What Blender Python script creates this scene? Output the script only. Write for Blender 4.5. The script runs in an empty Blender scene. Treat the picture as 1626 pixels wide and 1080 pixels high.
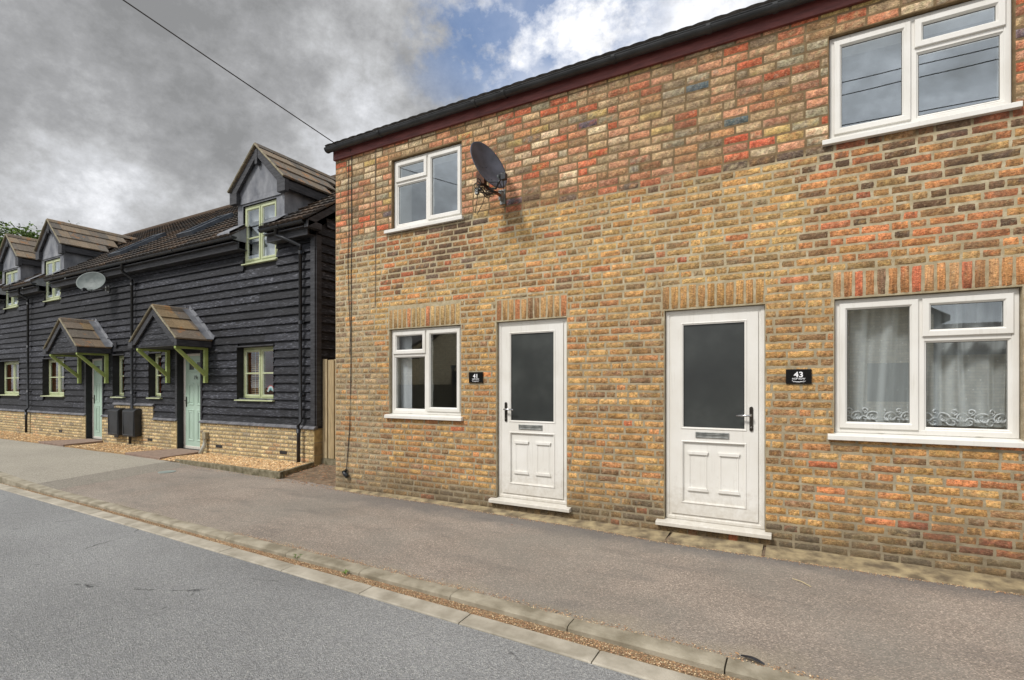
import bpy, math, random
import numpy as np
from mathutils import Vector, Matrix, noise as mn
random.seed(7); np.random.seed(7)
R = math.radians
scn = bpy.context.scene
COL = scn.collection

def S(r, g, b):
    f = lambda c: (c/255/12.92) if c/255 <= .04045 else ((c/255+.055)/1.055)**2.4
    return (f(r), f(g), f(b))
def k(c, m): return tuple(v*m for v in c)

# ------------------------------------------------------------------ object helpers
def tag(o, label=None, cat=None, group=None, kind=None):
    if label: o['label'] = label
    if cat: o['category'] = cat
    if group: o['group'] = group
    if kind: o['kind'] = kind
    return o
def empty(name, loc=(0, 0, 0), parent=None):
    o = bpy.data.objects.new(name, None); COL.objects.link(o); o.location = loc
    o.empty_display_size = .1
    if parent: o.parent = parent
    return o
def link(name, me, m, parent=None, loc=None):
    if m is not None: me.materials.append(m)
    o = bpy.data.objects.new(name, me); COL.objects.link(o)
    if loc: o.location = loc
    if parent:
        o.parent = parent
        px = Vector((0, 0, 0)); q = parent
        while q: px += Vector(q.location); q = q.parent
        o.location = -px if loc is None else Vector(loc)-px
    return o

class MB:
    """collects faces (with an optional colour each) and links them as one mesh"""
    def __init__(s): s.v = []; s.f = []; s.c = []
    def quadf(s, pts, c=None):
        n = len(s.v); s.v += [tuple(p) for p in pts]; s.f.append(tuple(range(n, n+len(pts)))); s.c.append(c)
    def grid(s, rows, c=None, closed=False):
        n = len(s.v); m = len(rows[0])
        for r in rows: s.v += [tuple(p) for p in r]
        for i in range(len(rows)-1):
            for j in range(m if closed else m-1):
                a = n+i*m+j; b = n+i*m+(j+1) % m
                s.f.append((a, b, b+m, a+m)); s.c.append(c)
    def box(s, x0, x1, y0, y1, z0, z1, c=None, M=None):
        n = len(s.v)
        P = [(x0, y0, z0), (x1, y0, z0), (x1, y1, z0), (x0, y1, z0), (x0, y0, z1), (x1, y0, z1), (x1, y1, z1), (x0, y1, z1)]
        if M: P = [tuple(M @ Vector(p)) for p in P]
        s.v += P
        for f in ((0, 3, 2, 1), (4, 5, 6, 7), (0, 1, 5, 4), (1, 2, 6, 5), (2, 3, 7, 6), (3, 0, 4, 7)):
            s.f.append(tuple(n+i for i in f)); s.c.append(c)
    def prism(s, poly, a, b, c=None):
        """poly: ring of points, extruded from offset vector a to b"""
        n = len(s.v); m = len(poly)
        a = Vector(a); b = Vector(b)
        s.v += [tuple(Vector(p)+a) for p in poly]+[tuple(Vector(p)+b) for p in poly]
        s.f.append(tuple(range(n+m-1, n-1, -1))); s.c.append(c)
        s.f.append(tuple(range(n+m, n+2*m))); s.c.append(c)
        for i in range(m):
            j = (i+1) % m
            s.f.append((n+i, n+j, n+m+j, n+m+i)); s.c.append(c)
    def tube(s, pts, r, n=8, c=None, cap=True, r2=None):
        pts = [Vector(p) for p in pts]; rows = []
        up = Vector((0, 0, 1))
        L = len(pts)
        for i, p in enumerate(pts):
            d = (pts[min(i+1, L-1)]-pts[max(i-1, 0)]).normalized()
            a = d.cross(up)
            if a.length < .05: a = d.cross(Vector((1, 0, 0)))
            a.normalize(); b = a.cross(d)
            rr = r if r2 is None else r+(r2-r)*i/max(1, L-1)
            rows.append([p+a*math.cos(t)*rr+b*math.sin(t)*rr for t in [2*math.pi*q/n for q in range(n)]])
        n0 = len(s.v)
        s.grid(rows, c, closed=True)
        if cap:
            s.f.append(tuple(range(n0, n0+n))); s.c.append(c)
            s.f.append(tuple(range(n0+n*(L-1), n0+n*L))); s.c.append(c)
    def ring(s, x0, x1, z0, z1, prof, c=None):
        """sweep a profile of (inset, y) round a rectangle in the xz plane"""
        rows = []
        for (i, y) in prof:
            rows.append([(x0+i, y, z0+i), (x1-i, y, z0+i), (x1-i, y, z1-i), (x0+i, y, z1-i)])
        s.grid(rows, c, closed=True)
    def mark(s):
        if not hasattr(s, 'mk'): s.mk = []
        s.mk.append(len(s.f))
    def build_each(s, name, m, parent=None, smooth=False, bevel=0):
        """one object per marked piece"""
        mk = sorted(set(getattr(s, 'mk', [])+[0, len(s.f)])); out = []
        for a, b in zip(mk[:-1], mk[1:]):
            q = MB(); ids = sorted({i for f in s.f[a:b] for i in f}); rm = {i: n for n, i in enumerate(ids)}
            q.v = [s.v[i] for i in ids]; q.f = [tuple(rm[i] for i in f) for f in s.f[a:b]]; q.c = s.c[a:b]
            out.append(q.build(name, m, parent, smooth, bevel))
        return out
    def build(s, name, m, parent=None, smooth=False, bevel=0, loc=None):
        me = bpy.data.meshes.new(name); me.from_pydata(s.v, [], s.f)
        if any(c is not None for c in s.c):
            at = me.color_attributes.new('Col', 'FLOAT_COLOR', 'CORNER')
            arr = []
            for f, c in zip(s.f, s.c):
                c = c or (.5, .5, .5)
                arr += [c[0], c[1], c[2], 1.0]*len(f)
            at.data.foreach_set('color', arr)
        if smooth: me.polygons.foreach_set('use_smooth', [True]*len(me.polygons))
        o = link(name, me, m, parent, loc)
        if bevel:
            b = o.modifiers.new('b', 'BEVEL'); b.width = bevel; b.segments = 2; b.limit_method = 'ANGLE'; b.angle_limit = R(40)
        return o

# ------------------------------------------------------------------ material helpers
def newmat(name):
    m = bpy.data.materials.new(name); m.use_nodes = True
    nt = m.node_tree; return m, nt, nt.nodes['Principled BSDF']
def N(nt, t, **kw):
    n = nt.nodes.new(t)
    for a, b in kw.items(): setattr(n, a, b)
    return n
def noise(nt, vec, scale, detail=4, rough=.55):
    n = N(nt, 'ShaderNodeTexNoise'); n.inputs['Scale'].default_value = scale
    n.inputs['Detail'].default_value = detail; n.inputs['Roughness'].default_value = rough
    nt.links.new(vec, n.inputs['Vector']); return n.outputs['Fac']
def ramp(nt, fac, stops):
    r = N(nt, 'ShaderNodeValToRGB'); e = r.color_ramp.elements
    e[0].position = stops[0][0]; e[0].color = (*stops[0][1], 1)
    e[1].position = stops[-1][0]; e[1].color = (*stops[-1][1], 1)
    for p, c in stops[1:-1]:
        q = e.new(p); q.color = (*c, 1)
    nt.links.new(fac, r.inputs['Fac']); return r.outputs['Color']
def mapr(nt, v, a, b, c, d):
    n = N(nt, 'ShaderNodeMapRange'); n.inputs[1].default_value = a; n.inputs[2].default_value = b
    n.inputs[3].default_value = c; n.inputs[4].default_value = d
    nt.links.new(v, n.inputs[0]); return n.outputs[0]
def mix(nt, f, a, b, mode='MIX'):
    n = N(nt, 'ShaderNodeMix', data_type='RGBA', blend_type=mode)
    for inp, v in ((n.inputs[0], f), (n.inputs[6], a), (n.inputs[7], b)):
        if hasattr(v, 'links') or isinstance(v, bpy.types.NodeSocket): nt.links.new(v, inp)
        elif isinstance(v, (int, float)): inp.default_value = v if inp.type == 'VALUE' else (v, v, v, 1)
        else: inp.default_value = (*v, 1)
    return n.outputs[2]
def math_(nt, op, a, b=None, clamp=False):
    n = N(nt, 'ShaderNodeMath', operation=op); n.use_clamp = clamp
    for i, v in enumerate((a, b)):
        if v is None: continue
        if isinstance(v, (int, float)): n.inputs[i].default_value = v
        else: nt.links.new(v, n.inputs[i])
    return n.outputs[0]
def bump(nt, bs, h, strength, dist=.01):
    b = N(nt, 'ShaderNodeBump'); b.inputs['Strength'].default_value = strength; b.inputs['Distance'].default_value = dist
    nt.links.new(h, b.inputs['Height']); nt.links.new(b.outputs[0], bs.inputs['Normal'])
def coords(nt, stretch=(1, 1, 1)):
    t = N(nt, 'ShaderNodeTexCoord'); mp = N(nt, 'ShaderNodeMapping'); mp.inputs['Scale'].default_value = stretch
    nt.links.new(t.outputs['Object'], mp.inputs['Vector']); return mp.outputs[0]
def attr(nt):
    a = N(nt, 'ShaderNodeAttribute'); a.attribute_name = 'Col'; return a.outputs['Color']
def pm(name, c=None, c2=None, sc=4, stretch=(1, 1, 1), rough=.7, bs=0, bsc=60, metal=0, lo=.8, hi=1.2, spec=.5, detail=5, p0=.35, p1=.65):
    """painted / plain material: two colours mixed by noise, or the face colours varied by noise when c is None"""
    m, nt, b = newmat(name); v = coords(nt, stretch)
    f = noise(nt, v, sc, detail)
    if c is None:
        g = mapr(nt, f, .3, .7, lo, hi); cc = mix(nt, 1.0, attr(nt), g, 'MULTIPLY')
    else:
        cc = ramp(nt, f, [(p0, c), (p1, c2 or c)])
    nt.links.new(cc, b.inputs['Base Color'])
    b.inputs['Roughness'].default_value = rough; b.inputs['Metallic'].default_value = metal
    b.inputs['Specular IOR Level'].default_value = spec
    if bs: bump(nt, b, noise(nt, v, bsc, 6, .65), bs)
    return m

M = {}
# bricks: each brick brings its own colour; noise adds fired mottling, lime smears and grime
def brick_mat(name, smear=.35, dirt=True, bstr=.55, sat=1.0):
    m, nt, b = newmat(name); v = coords(nt)
    n1 = noise(nt, v, 38, 6, .7); n2 = noise(nt, v, 7, 5, .6); n3 = noise(nt, v, 120, 4, .7); n4 = noise(nt, v, 15, 6, .7)
    vs_ = coords(nt, (.55, 1, 1.5)); nc = noise(nt, vs_, 75, 7, .78)
    c = mix(nt, 1.0, attr(nt), mapr(nt, n1, .3, .7, .62, 1.42), 'MULTIPLY')
    c = mix(nt, mapr(nt, nc, .51, .60, 0, .72), c, S(82, 62, 42))
    c = mix(nt, mapr(nt, nc, .46, .38, 0, .45), c, S(220, 196, 154))
    nf = noise(nt, v, 190, 3, .8); c = mix(nt, 1.0, c, mapr(nt, nf, .3, .7, .72, 1.3), 'MULTIPLY')
    c = mix(nt, 1.0, c, mapr(nt, n2, .3, .7, .84, 1.14), 'MULTIPLY')
    # black fired pits
    c = mix(nt, mapr(nt, n3, .57, .68, 0, .6), c, S(74, 58, 44))
    c = mix(nt, mapr(nt, noise(nt, v, 24, 6, .75), .54, .66, 0, .45), c, S(120, 96, 66))
    # lime / mortar smears
    c = mix(nt, mapr(nt, n4, .58, .70, 0, smear), c, S(196, 182, 158))
    if dirt:
        # soot washed down under the upper window sills
        sp = N(nt, 'ShaderNodeSeparateXYZ'); nt.links.new(v, sp.inputs[0]); so_ = noise(nt, coords(nt, (1, 1, .5)), 5.5, 5, .65)
        for xa, xb, z_ in ((-4.95, -3.25, 3.52), (.1, 1.6, 3.56)):
            inx = math_(nt, 'MULTIPLY', mapr(nt, sp.outputs[0], xa-.12, xa+.2, 0, 1), mapr(nt, sp.outputs[0], xb-.2, xb+.15, 1, 0))
            inz = math_(nt, 'MULTIPLY', mapr(nt, sp.outputs[2], z_-.75, z_-.1, 0, 1), mapr(nt, sp.outputs[2], z_, z_+.03, 1, 0))
            c = mix(nt, math_(nt, 'MULTIPLY', math_(nt, 'MULTIPLY', inx, inz), mapr(nt, so_, .42, .6, 0, .6)), c, S(72, 62, 54))
        sx = N(nt, 'ShaderNodeSeparateXYZ'); nt.links.new(v, sx.inputs[0])
        zz = math_(nt, 'ADD', sx.outputs[2], mapr(nt, noise(nt, v, 2.2, 5), .3, .7, -.28, .28))
        c = mix(nt, mapr(nt, zz, .02, .42, .62, 0), c, S(92, 84, 70))
        # rusty grey run near the corner of the terrace and big weathering blooms
        wz = noise(nt, coords(nt, (.7, 1, .28)), 1.6, 5, .6)
        c = mix(nt, mapr(nt, wz, .56, .74, 0, .38), c, S(118, 104, 88))
    nt.links.new(c, b.inputs['Base Color']); b.inputs['Roughness'].default_value = .92
    b.inputs['Specular IOR Level'].default_value = .25
    h = math_(nt, 'ADD', n1, math_(nt, 'MULTIPLY', nc, -1.2))
    bump(nt, b, h, bstr*1.3, .008)
    return m
M['brick'] = brick_mat('weathered_brick')
M['plinth_brick'] = brick_mat('buff_plinth_brick', .2, False, .25)
# mortar: pale lime in the old lower wall, brown and thin in the rebuilt top
m, nt, b = newmat('mortar'); v = coords(nt); sx = N(nt, 'ShaderNodeSeparateXYZ'); nt.links.new(v, sx.inputs[0])
n = noise(nt, v, 14, 6, .7); n3 = noise(nt, v, 90, 4)
lowc = ramp(nt, n, [(.3, S(152, 138, 110)), (.5, S(174, 161, 132)), (.7, S(196, 185, 158))])
upc = ramp(nt, n, [(.3, S(98, 80, 58)), (.7, S(138, 118, 88))])
zz = math_(nt, 'ADD', sx.outputs[2], mapr(nt, noise(nt, v, 3, 3), .3, .7, -.06, .06))
lowc = mix(nt, mapr(nt, zz, 1.6, 2.6, .75, 0), lowc, ramp(nt, n, [(.3, S(126, 114, 92)), (.7, S(168, 156, 132))]))
c = mix(nt, mapr(nt, zz, 3.46, 3.54, 0, 1), lowc, upc)
zz2 = math_(nt, 'ADD', sx.outputs[2], mapr(nt, noise(nt, v, 2.2, 5), .3, .7, -.28, .28))
c = mix(nt, mapr(nt, zz2, .0, .45, .55, 0), c, S(96, 86, 70))
wn = noise(nt, v, 1.3, 4)
c = mix(nt, mapr(nt, wn, .52, .72, 0, .35), c, S(150, 128, 96))
nt.links.new(c, b.inputs['Base Color']); b.inputs['Roughness'].default_value = .95; b.inputs['Specular IOR Level'].default_value = .2
bump(nt, b, math_(nt, 'ADD', n3, n), .6, .006); M['mortar'] = m

# brick texture for the walls nobody faces (sides, back, the houses over the road)
def texbrick(name, a, bb, mo, rot=(R(90), 0, 0)):
    m, nt, b = newmat(name); t = N(nt, 'ShaderNodeTexCoord'); mp = N(nt, 'ShaderNodeMapping'); mp.inputs['Rotation'].default_value = rot
    nt.links.new(t.outputs['Object'], mp.inputs['Vector'])
    k_ = N(nt, 'ShaderNodeTexBrick'); k_.inputs['Scale'].default_value = 1
    k_.inputs['Color1'].default_value = (*a, 1); k_.inputs['Color2'].default_value = (*bb, 1); k_.inputs['Mortar'].default_value = (*mo, 1)
    k_.inputs['Brick Width'].default_value = .225; k_.inputs['Row Height'].default_value = .075; k_.inputs['Mortar Size'].default_value = .006
    nt.links.new(mp.outputs[0], k_.inputs['Vector'])
    c = mix(nt, 1.0, k_.outputs['Color'], mapr(nt, noise(nt, t.outputs['Object'], 9, 5), .3, .7, .7, 1.3), 'MULTIPLY')
    nt.links.new(c, b.inputs['Base Color']); b.inputs['Roughness'].default_value = .9; return m
M['side_brick'] = texbrick('side_brick', S(176, 134, 82), S(150, 110, 72), S(170, 155, 130), (R(90), 0, R(90)))
M['far_brick'] = texbrick('far_brick', S(230, 214, 180), S(206, 186, 150), S(176, 164, 142))
m, nt, b = newmat('white_upvc'); v = coords(nt)
c = ramp(nt, noise(nt, v, 3, 5), [(.35, S(219, 216, 208)), (.65, S(227, 225, 219))])
st_ = noise(nt, coords(nt, (14, 14, .9)), 2.4, 5, .65)
c = mix(nt, mapr(nt, st_, .56, .74, 0, .28), c, S(176, 170, 156))
sp = N(nt, 'ShaderNodeSeparateXYZ'); nt.links.new(v, sp.inputs[0])
zz = math_(nt, 'ADD', sp.outputs[2], mapr(nt, noise(nt, v, 16, 6, .7), .3, .7, -.22, .22))
c = mix(nt, mapr(nt, zz, .12, .5, .38, 0), c, S(160, 148, 126))
nt.links.new(c, b.inputs['Base Color']); b.inputs['Roughness'].default_value = .34
bump(nt, b, noise(nt, v, 8, 3), .04); M['upvc'] = m
M['gasket'] = pm('black_gasket', S(30, 30, 32), rough=.6)
M['fascia'] = pm('maroon_fascia', S(94, 48, 46), S(122, 66, 62), 5, (1, 1, 6), rough=.55, bs=.2, bsc=20)
M['gutter'] = pm('grey_black_gutter', S(40, 42, 44), S(58, 60, 62), 6, rough=.45, bs=.1, bsc=30)
M['blackplastic'] = pm('black_plastic', S(24, 26, 30), S(40, 43, 48), 5, rough=.4)
M['tile'] = pm('concrete_tile', None, sc=22, rough=.9, bs=.5, bsc=70, lo=.7, hi=1.25, spec=.25)
def lichen():
    m, nt, b = newmat('lichened_tile'); v = coords(nt)
    c = mix(nt, 1.0, attr(nt), mapr(nt, noise(nt, v, 30, 6, .7), .3, .7, .65, 1.3), 'MULTIPLY')
    c = mix(nt, mapr(nt, noise(nt, v, 4, 6, .7), .56, .66, 0, .65), c, S(166, 112, 56))
    c = mix(nt, mapr(nt, noise(nt, v, 17, 6, .7), .58, .66, 0, .5), c, S(160, 156, 140))
    nt.links.new(c, b.inputs['Base Color']); b.inputs['Roughness'].default_value = .92
    bump(nt, b, noise(nt, v, 80, 5), .5); return m
M['lichen'] = lichen()
M['lead'] = pm('lead_sheet', S(92, 95, 102), S(136, 138, 142), 4, (1, 1, .6), rough=.5, bs=.15, bsc=10, metal=.15)
M['greenpaint'] = pm('sage_green_paint', S(170, 178, 138), S(186, 192, 158), 6, rough=.45, bs=.06, bsc=20)
M['bracketgreen'] = pm('green_bracket_paint', S(140, 158, 86), S(160, 176, 106), 6, rough=.5, bs=.1, bsc=20)
M['mint'] = pm('mint_door_paint', S(166, 190, 174), S(176, 198, 184), 3, rough=.4)
M['fencewood'] = pm('fence_wood', None, sc=5, stretch=(14, 14, 1), rough=.88, bs=.4, bsc=12, lo=.66, hi=1.22)
M['chrome'] = pm('brushed_steel', S(190, 190, 190), S(170, 170, 172), 8, rough=.25, metal=1)
M['darkchrome'] = pm('dark_steel', S(70, 66, 62), S(96, 92, 86), 8, rough=.3, metal=.9)
M['white'] = pm('white_lettering', S(238, 238, 240), rough=.5)
M['signblack'] = pm('black_acrylic', S(12, 12, 14), rough=.25)
M['plaster'] = pm('white_plaster', S(214, 212, 206), S(224, 222, 218), 3, rough=.85)
M['room'] = pm('room_wall', S(188, 184, 176), S(200, 196, 188), 1.5, rough=.9)
M['dishgrey'] = pm('dish_grey', S(58, 60, 68), S(76, 78, 88), 9, rough=.5, bs=.05)
M['dishlight'] = pm('dish_light', S(84, 94, 92), S(104, 112, 110), 9, rough=.6)
M['rust'] = pm('rusty_steel', S(70, 52, 44), S(130, 84, 56), 20, rough=.85)
M['galv'] = pm('galvanised', S(120, 122, 120), S(160, 162, 158), 18, rough=.5, metal=.6)
M['cable'] = pm('black_cable', S(34, 32, 32), S(60, 54, 50), 20, rough=.7)
M['cablegrey'] = pm('weathered_grey_cable', S(104, 96, 84), S(130, 118, 100), 20, rough=.8)
M['litter'] = pm('dry_litter', None, sc=30, rough=.9)
M['leafmat'] = pm('tree_leaves', None, sc=2, rough=.75, spec=.3)
M['bark'] = pm('bark', S(70, 58, 46), S(104, 90, 74), 6, (3, 3, .6), rough=.95, bs=.6, bsc=12)

def wood_board():
    m, nt, b = newmat('black_stained_boards'); v = coords(nt, (1, 1, 9)); v2 = coords(nt, (.7, 1, 6))
    g = noise(nt, v, 7.5, 9, .76); g2 = noise(nt, v2, 2.2, 6, .7); g3 = noise(nt, coords(nt, (2, 1, 16)), 10, 6, .7)
    c = ramp(nt, g, [(.36, S(8, 8, 10)), (.47, S(24, 25, 28)), (.55, S(56, 58, 66)), (.64, S(122, 123, 126))])
    c = mix(nt, mapr(nt, g2, .42, .56, .8, 0), c, S(24, 25, 30))
    c = mix(nt, 1.0, c, attr(nt), 'MULTIPLY')
    # knots
    vo = N(nt, 'ShaderNodeTexVoronoi'); vo.inputs['Scale'].default_value = 3.2
    nt.links.new(coords(nt, (.9, 1, 1.6)), vo.inputs['Vector'])
    c = mix(nt, mapr(nt, vo.outputs['Distance'], .03, .10, .85, 0), c, S(20, 19, 24))
    nt.links.new(c, b.inputs['Base Color']); b.inputs['Roughness'].default_value = .62
    b.inputs['Specular IOR Level'].default_value = .35
    bump(nt, b, math_(nt, 'ADD', g, g3), .35, .006); return m
M['boards'] = wood_board()
M['blackwood'] = pm('black_painted_timber', S(34, 35, 39), S(62, 63, 67), 5, (1, 1, 6), rough=.6, bs=.2, bsc=30)
M['darkwood'] = pm('dark_timber', S(18, 18, 20), S(32, 32, 36), 5, rough=.7)

def glass(name, rmin, tint=(.85, .9, .9)):
    m, nt, b = newmat(name); nt.nodes.remove(b)
    out = [n_ for n_ in nt.nodes if n_.type == 'OUTPUT_MATERIAL'][0]
    g = N(nt, 'ShaderNodeBsdfGlossy'); g.inputs['Roughness'].default_value = 0.0; g.inputs['Color'].default_value = (.84, .92, .97, 1)
    t = N(nt, 'ShaderNodeBsdfTransparent'); t.inputs['Color'].default_value = (*tint, 1)
    fr = N(nt, 'ShaderNodeFresnel'); fr.inputs['IOR'].default_value = 1.6
    ge = N(nt, 'ShaderNodeNewGeometry'); f0 = math_(nt, 'ADD', fr.outputs[0], rmin, True)
    bf = mapr(nt, ge.outputs['Backfacing'], 0, 1, 1, 0); f = math_(nt, 'MULTIPLY', f0, bf)
    mx = N(nt, 'ShaderNodeMixShader'); nt.links.new(f, mx.inputs[0]); nt.links.new(t.outputs[0], mx.inputs[1]); nt.links.new(g.outputs[0], mx.inputs[2])
    nt.links.new(mx.outputs[0], out.inputs['Surface'])
    # double glazing is never quite flat
    bp = N(nt, 'ShaderNodeBump'); bp.inputs['Strength'].default_value = .02; bp.inputs['Distance'].default_value = .02
    nt.links.new(noise(nt, coords(nt), 1.2, 1), bp.inputs['Height']); nt.links.new(bp.outputs[0], g.inputs['Normal'])
    return m
M['glass'] = glass('window_glass', .22, (.96, .98, .98))
M['glassdark'] = glass('clear_glass', .02)
m, nt, b = newmat('obscured_glass'); v = coords(nt)
c = ramp(nt, noise(nt, v, 2.3, 4), [(.3, S(36, 40, 40)), (.5, S(46, 50, 49)), (.72, S(64, 68, 66))])
nt.links.new(c, b.inputs['Base Color']); b.inputs['Roughness'].default_value = .34; b.inputs['Specular IOR Level'].default_value = .7
bump(nt, b, noise(nt, v, 160, 3), .25, .002); M['obscure'] = m

# ground materials
def tarmac(name, base, spk_hi, spk_lo, sc, blot, lo=.85, hi=1.12, pits=.5):
    m, nt, b = newmat(name); v = coords(nt)
    big = noise(nt, coords(nt, (.6, 1, 1)), blot, 5, .6)
    vo = N(nt, 'ShaderNodeTexVoronoi'); vo.inputs['Scale'].default_value = sc; nt.links.new(v, vo.inputs['Vector'])
    vc = N(nt, 'ShaderNodeSeparateColor'); nt.links.new(vo.outputs['Color'], vc.inputs[0])
    c = ramp(nt, vc.outputs[0], [(0, k(base, .70)), (.45, base), (.8, k(base, 1.16)), (.95, spk_hi), (1, k(spk_hi, 1.1))])
    c = mix(nt, mapr(nt, noise(nt, v, sc*.45, 4, .7), .58, .70, 0, pits), c, spk_lo)
    c = mix(nt, 1.0, c, mapr(nt, big, .3, .7, lo, hi), 'MULTIPLY')
    nt.links.new(c, b.inputs['Base Color']); b.inputs['Roughness'].default_value = .9; b.inputs['Specular IOR Level'].default_value = .3
    bump(nt, b, math_(nt, 'ADD', vo.outputs['Distance'], noise(nt, v, sc*.5, 3)), .85, .008)
    return m, nt, b, c, v
M['road'], nt, b, c, v = tarmac('road_asphalt', S(142, 143, 143), S(168, 168, 165), S(62, 62, 64), 140, .5, .82, 1.14, .65)
# wheel-worn bands along the road and sparse hairline pits
w = N(nt, 'ShaderNodeSeparateXYZ'); nt.links.new(v, w.inputs[0])
ban = math_(nt, 'ADD', w.outputs[1], mapr(nt, noise(nt, v, .6, 3), .3, .7, -.25, .25))
sn = math_(nt, 'SINE', math_(nt, 'MULTIPLY', ban, 3.3))
c2 = mix(nt, 1.0, c, mapr(nt, sn, -1, 1, .92, 1.08), 'MULTIPLY')
cr = N(nt, 'ShaderNodeTexVoronoi', feature='DISTANCE_TO_EDGE'); cr.inputs['Scale'].default_value = .55
dv = N(nt, 'ShaderNodeMapping'); nt.links.new(v, dv.inputs['Vector'])
nn = N(nt, 'ShaderNodeTexNoise'); nn.inputs['Scale'].default_value = 3; nn.inputs['Detail'].default_value = 6; nt.links.new(v, nn.inputs['Vector'])
va = N(nt, 'ShaderNodeVectorMath', operation='MULTIPLY_ADD'); nt.links.new(nn.outputs['Color'], va.inputs[0]); va.inputs[1].default_value = (.35, .35, 0); nt.links.new(v, va.inputs[2])
nt.links.new(va.outputs[0], cr.inputs['Vector'])
crk = mapr(nt, cr.outputs['Distance'], .0, .008, 1, 0)
crk = math_(nt, 'MULTIPLY', crk, mapr(nt, noise(nt, v, 2.6, 5, .7), .52, .58, 0, .8))
c2 = mix(nt, crk, c2, S(40, 40, 42))
nt.links.new(c2, b.inputs['Base Color'])
M['pave'], nt, b, c, v = tarmac('pavement_asphalt', S(153, 142, 131), S(196, 180, 165), S(96, 91, 88), 135, 1.3, .80, 1.12, .7)
c = mix(nt, mapr(nt, noise(nt, v, .8, 4), .42, .62, 0, .4), c, S(134, 133, 126)); w = N(nt, 'ShaderNodeSeparateXYZ'); nt.links.new(v, w.inputs[0])
yy = math_(nt, 'ADD', w.outputs[1], mapr(nt, noise(nt, v, 2.5, 4), .3, .7, -.12, .12))
c = mix(nt, math_(nt, 'MULTIPLY', mapr(nt, yy, 4.62, 4.86, 0, .6), mapr(nt, w.outputs[0], -6.5, -4.5, 0, 1)), c, S(104, 103, 102))
c = mix(nt, mapr(nt, yy, 3.26, 3.10, 0, .45), c, S(160, 150, 130))
wv_ = noise(nt, coords(nt, (.5, 1.4, 1)), 2.2, 4, .6)
c = mix(nt, mapr(nt, wv_, .55, .68, 0, .35), c, S(110, 106, 102))
gum = N(nt, 'ShaderNodeTexVoronoi'); gum.inputs['Scale'].default_value = 1.7; nt.links.new(v, gum.inputs['Vector'])
c = mix(nt, mapr(nt, gum.outputs['Distance'], .02, .026, .55, 0), c, S(92, 90, 88))
nt.links.new(c, b.inputs['Base Color'])
M['pale_pave'], nt, b, c, v = tarmac('pale_pavement', S(166, 160, 147), S(184, 176, 162), S(136, 130, 120), 110, .9, .9, 1.08, .2)
M['mid_pave'], nt, b, c, v = tarmac('patched_pavement', S(144, 138, 127), S(172, 164, 152), S(108, 104, 98), 110, .9, .9, 1.08, .3)
M['kerb'] = pm('kerb_concrete', S(124, 116, 98), S(166, 158, 140), 6, rough=.9, bs=.5, bsc=120, detail=8)
M['channel'] = pm('channel_concrete', S(142, 135, 120), S(180, 173, 158), 5, rough=.9, bs=.4, bsc=120, detail=8)
M['basestrip'] = pm('mortar_fillet', S(100, 88, 70), S(166, 150, 116), 8, rough=.95, bs=1, bsc=60, detail=8)
M['edging'] = pm('mossy_edging', S(88, 82, 60), S(136, 128, 106), 11, rough=.95, bs=.8, bsc=50, detail=8)
M['dirt'] = pm('dirt', S(92, 78, 62), S(138, 118, 96), 14, rough=1, bs=.9, bsc=60, detail=8)
M['gravelbase'] = pm('gravel_base', S(140, 114, 80), S(182, 154, 114), 55, rough=1, bs=1, bsc=90, detail=5)
M['stone'] = pm('gravel_stones', None, sc=30, rough=.85, lo=.8, hi=1.2)
M['gritbase'] = pm('grit_base', S(108, 90, 68), S(156, 130, 98), 70, rough=1, bs=1, bsc=120)
M['path'] = pm('paver_path', S(128, 108, 96), S(150, 128, 112), 12, rough=.9, bs=.4, bsc=60)
M['slatesill'] = pm('slate_plinth_cap', S(74, 75, 80), S(112, 112, 116), 7, rough=.7, bs=.2, bsc=30)
M['grass'] = pm('weed_green', S(76, 104, 44), S(120, 140, 66), 20, rough=.8)

# ------------------------------------------------------------------ geometry of walls
def holed(x0, x1, z0, z1, holes, y, depth, mb, c=None, rc=None):
    """sheet at y facing -y with rectangular holes, plus reveals going back by depth"""
    xs = sorted({x0, x1, *[h[0] for h in holes], *[h[1] for h in holes]})
    zs = sorted({z0, z1, *[h[2] for h in holes], *[h[3] for h in holes]})
    for i in range(len(xs)-1):
        for j in range(len(zs)-1):
            cx = (xs[i]+xs[i+1])/2; cz = (zs[j]+zs[j+1])/2
            if any(h[0] < cx < h[1] and h[2] < cz < h[3] for h in holes): continue
            mb.quadf([(xs[i], y, zs[j]), (xs[i+1], y, zs[j]), (xs[i+1], y, zs[j+1]), (xs[i], y, zs[j+1])], c)
    for h in holes:
        a, b_, p, q = h
        mb.quadf([(a, y, p), (a, y, q), (a, y+depth, q), (a, y+depth, p)], rc or c)
        mb.quadf([(b_, y, p), (b_, y+depth, p), (b_, y+depth, q), (b_, y, q)], rc or c)
        mb.quadf([(a, y, q), (b_, y, q), (b_, y+depth, q), (a, y+depth, q)], rc or c)
        mb.quadf([(a, y, p), (a, y+depth, p), (b_, y+depth, p), (b_, y, p)], rc or c)

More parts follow.
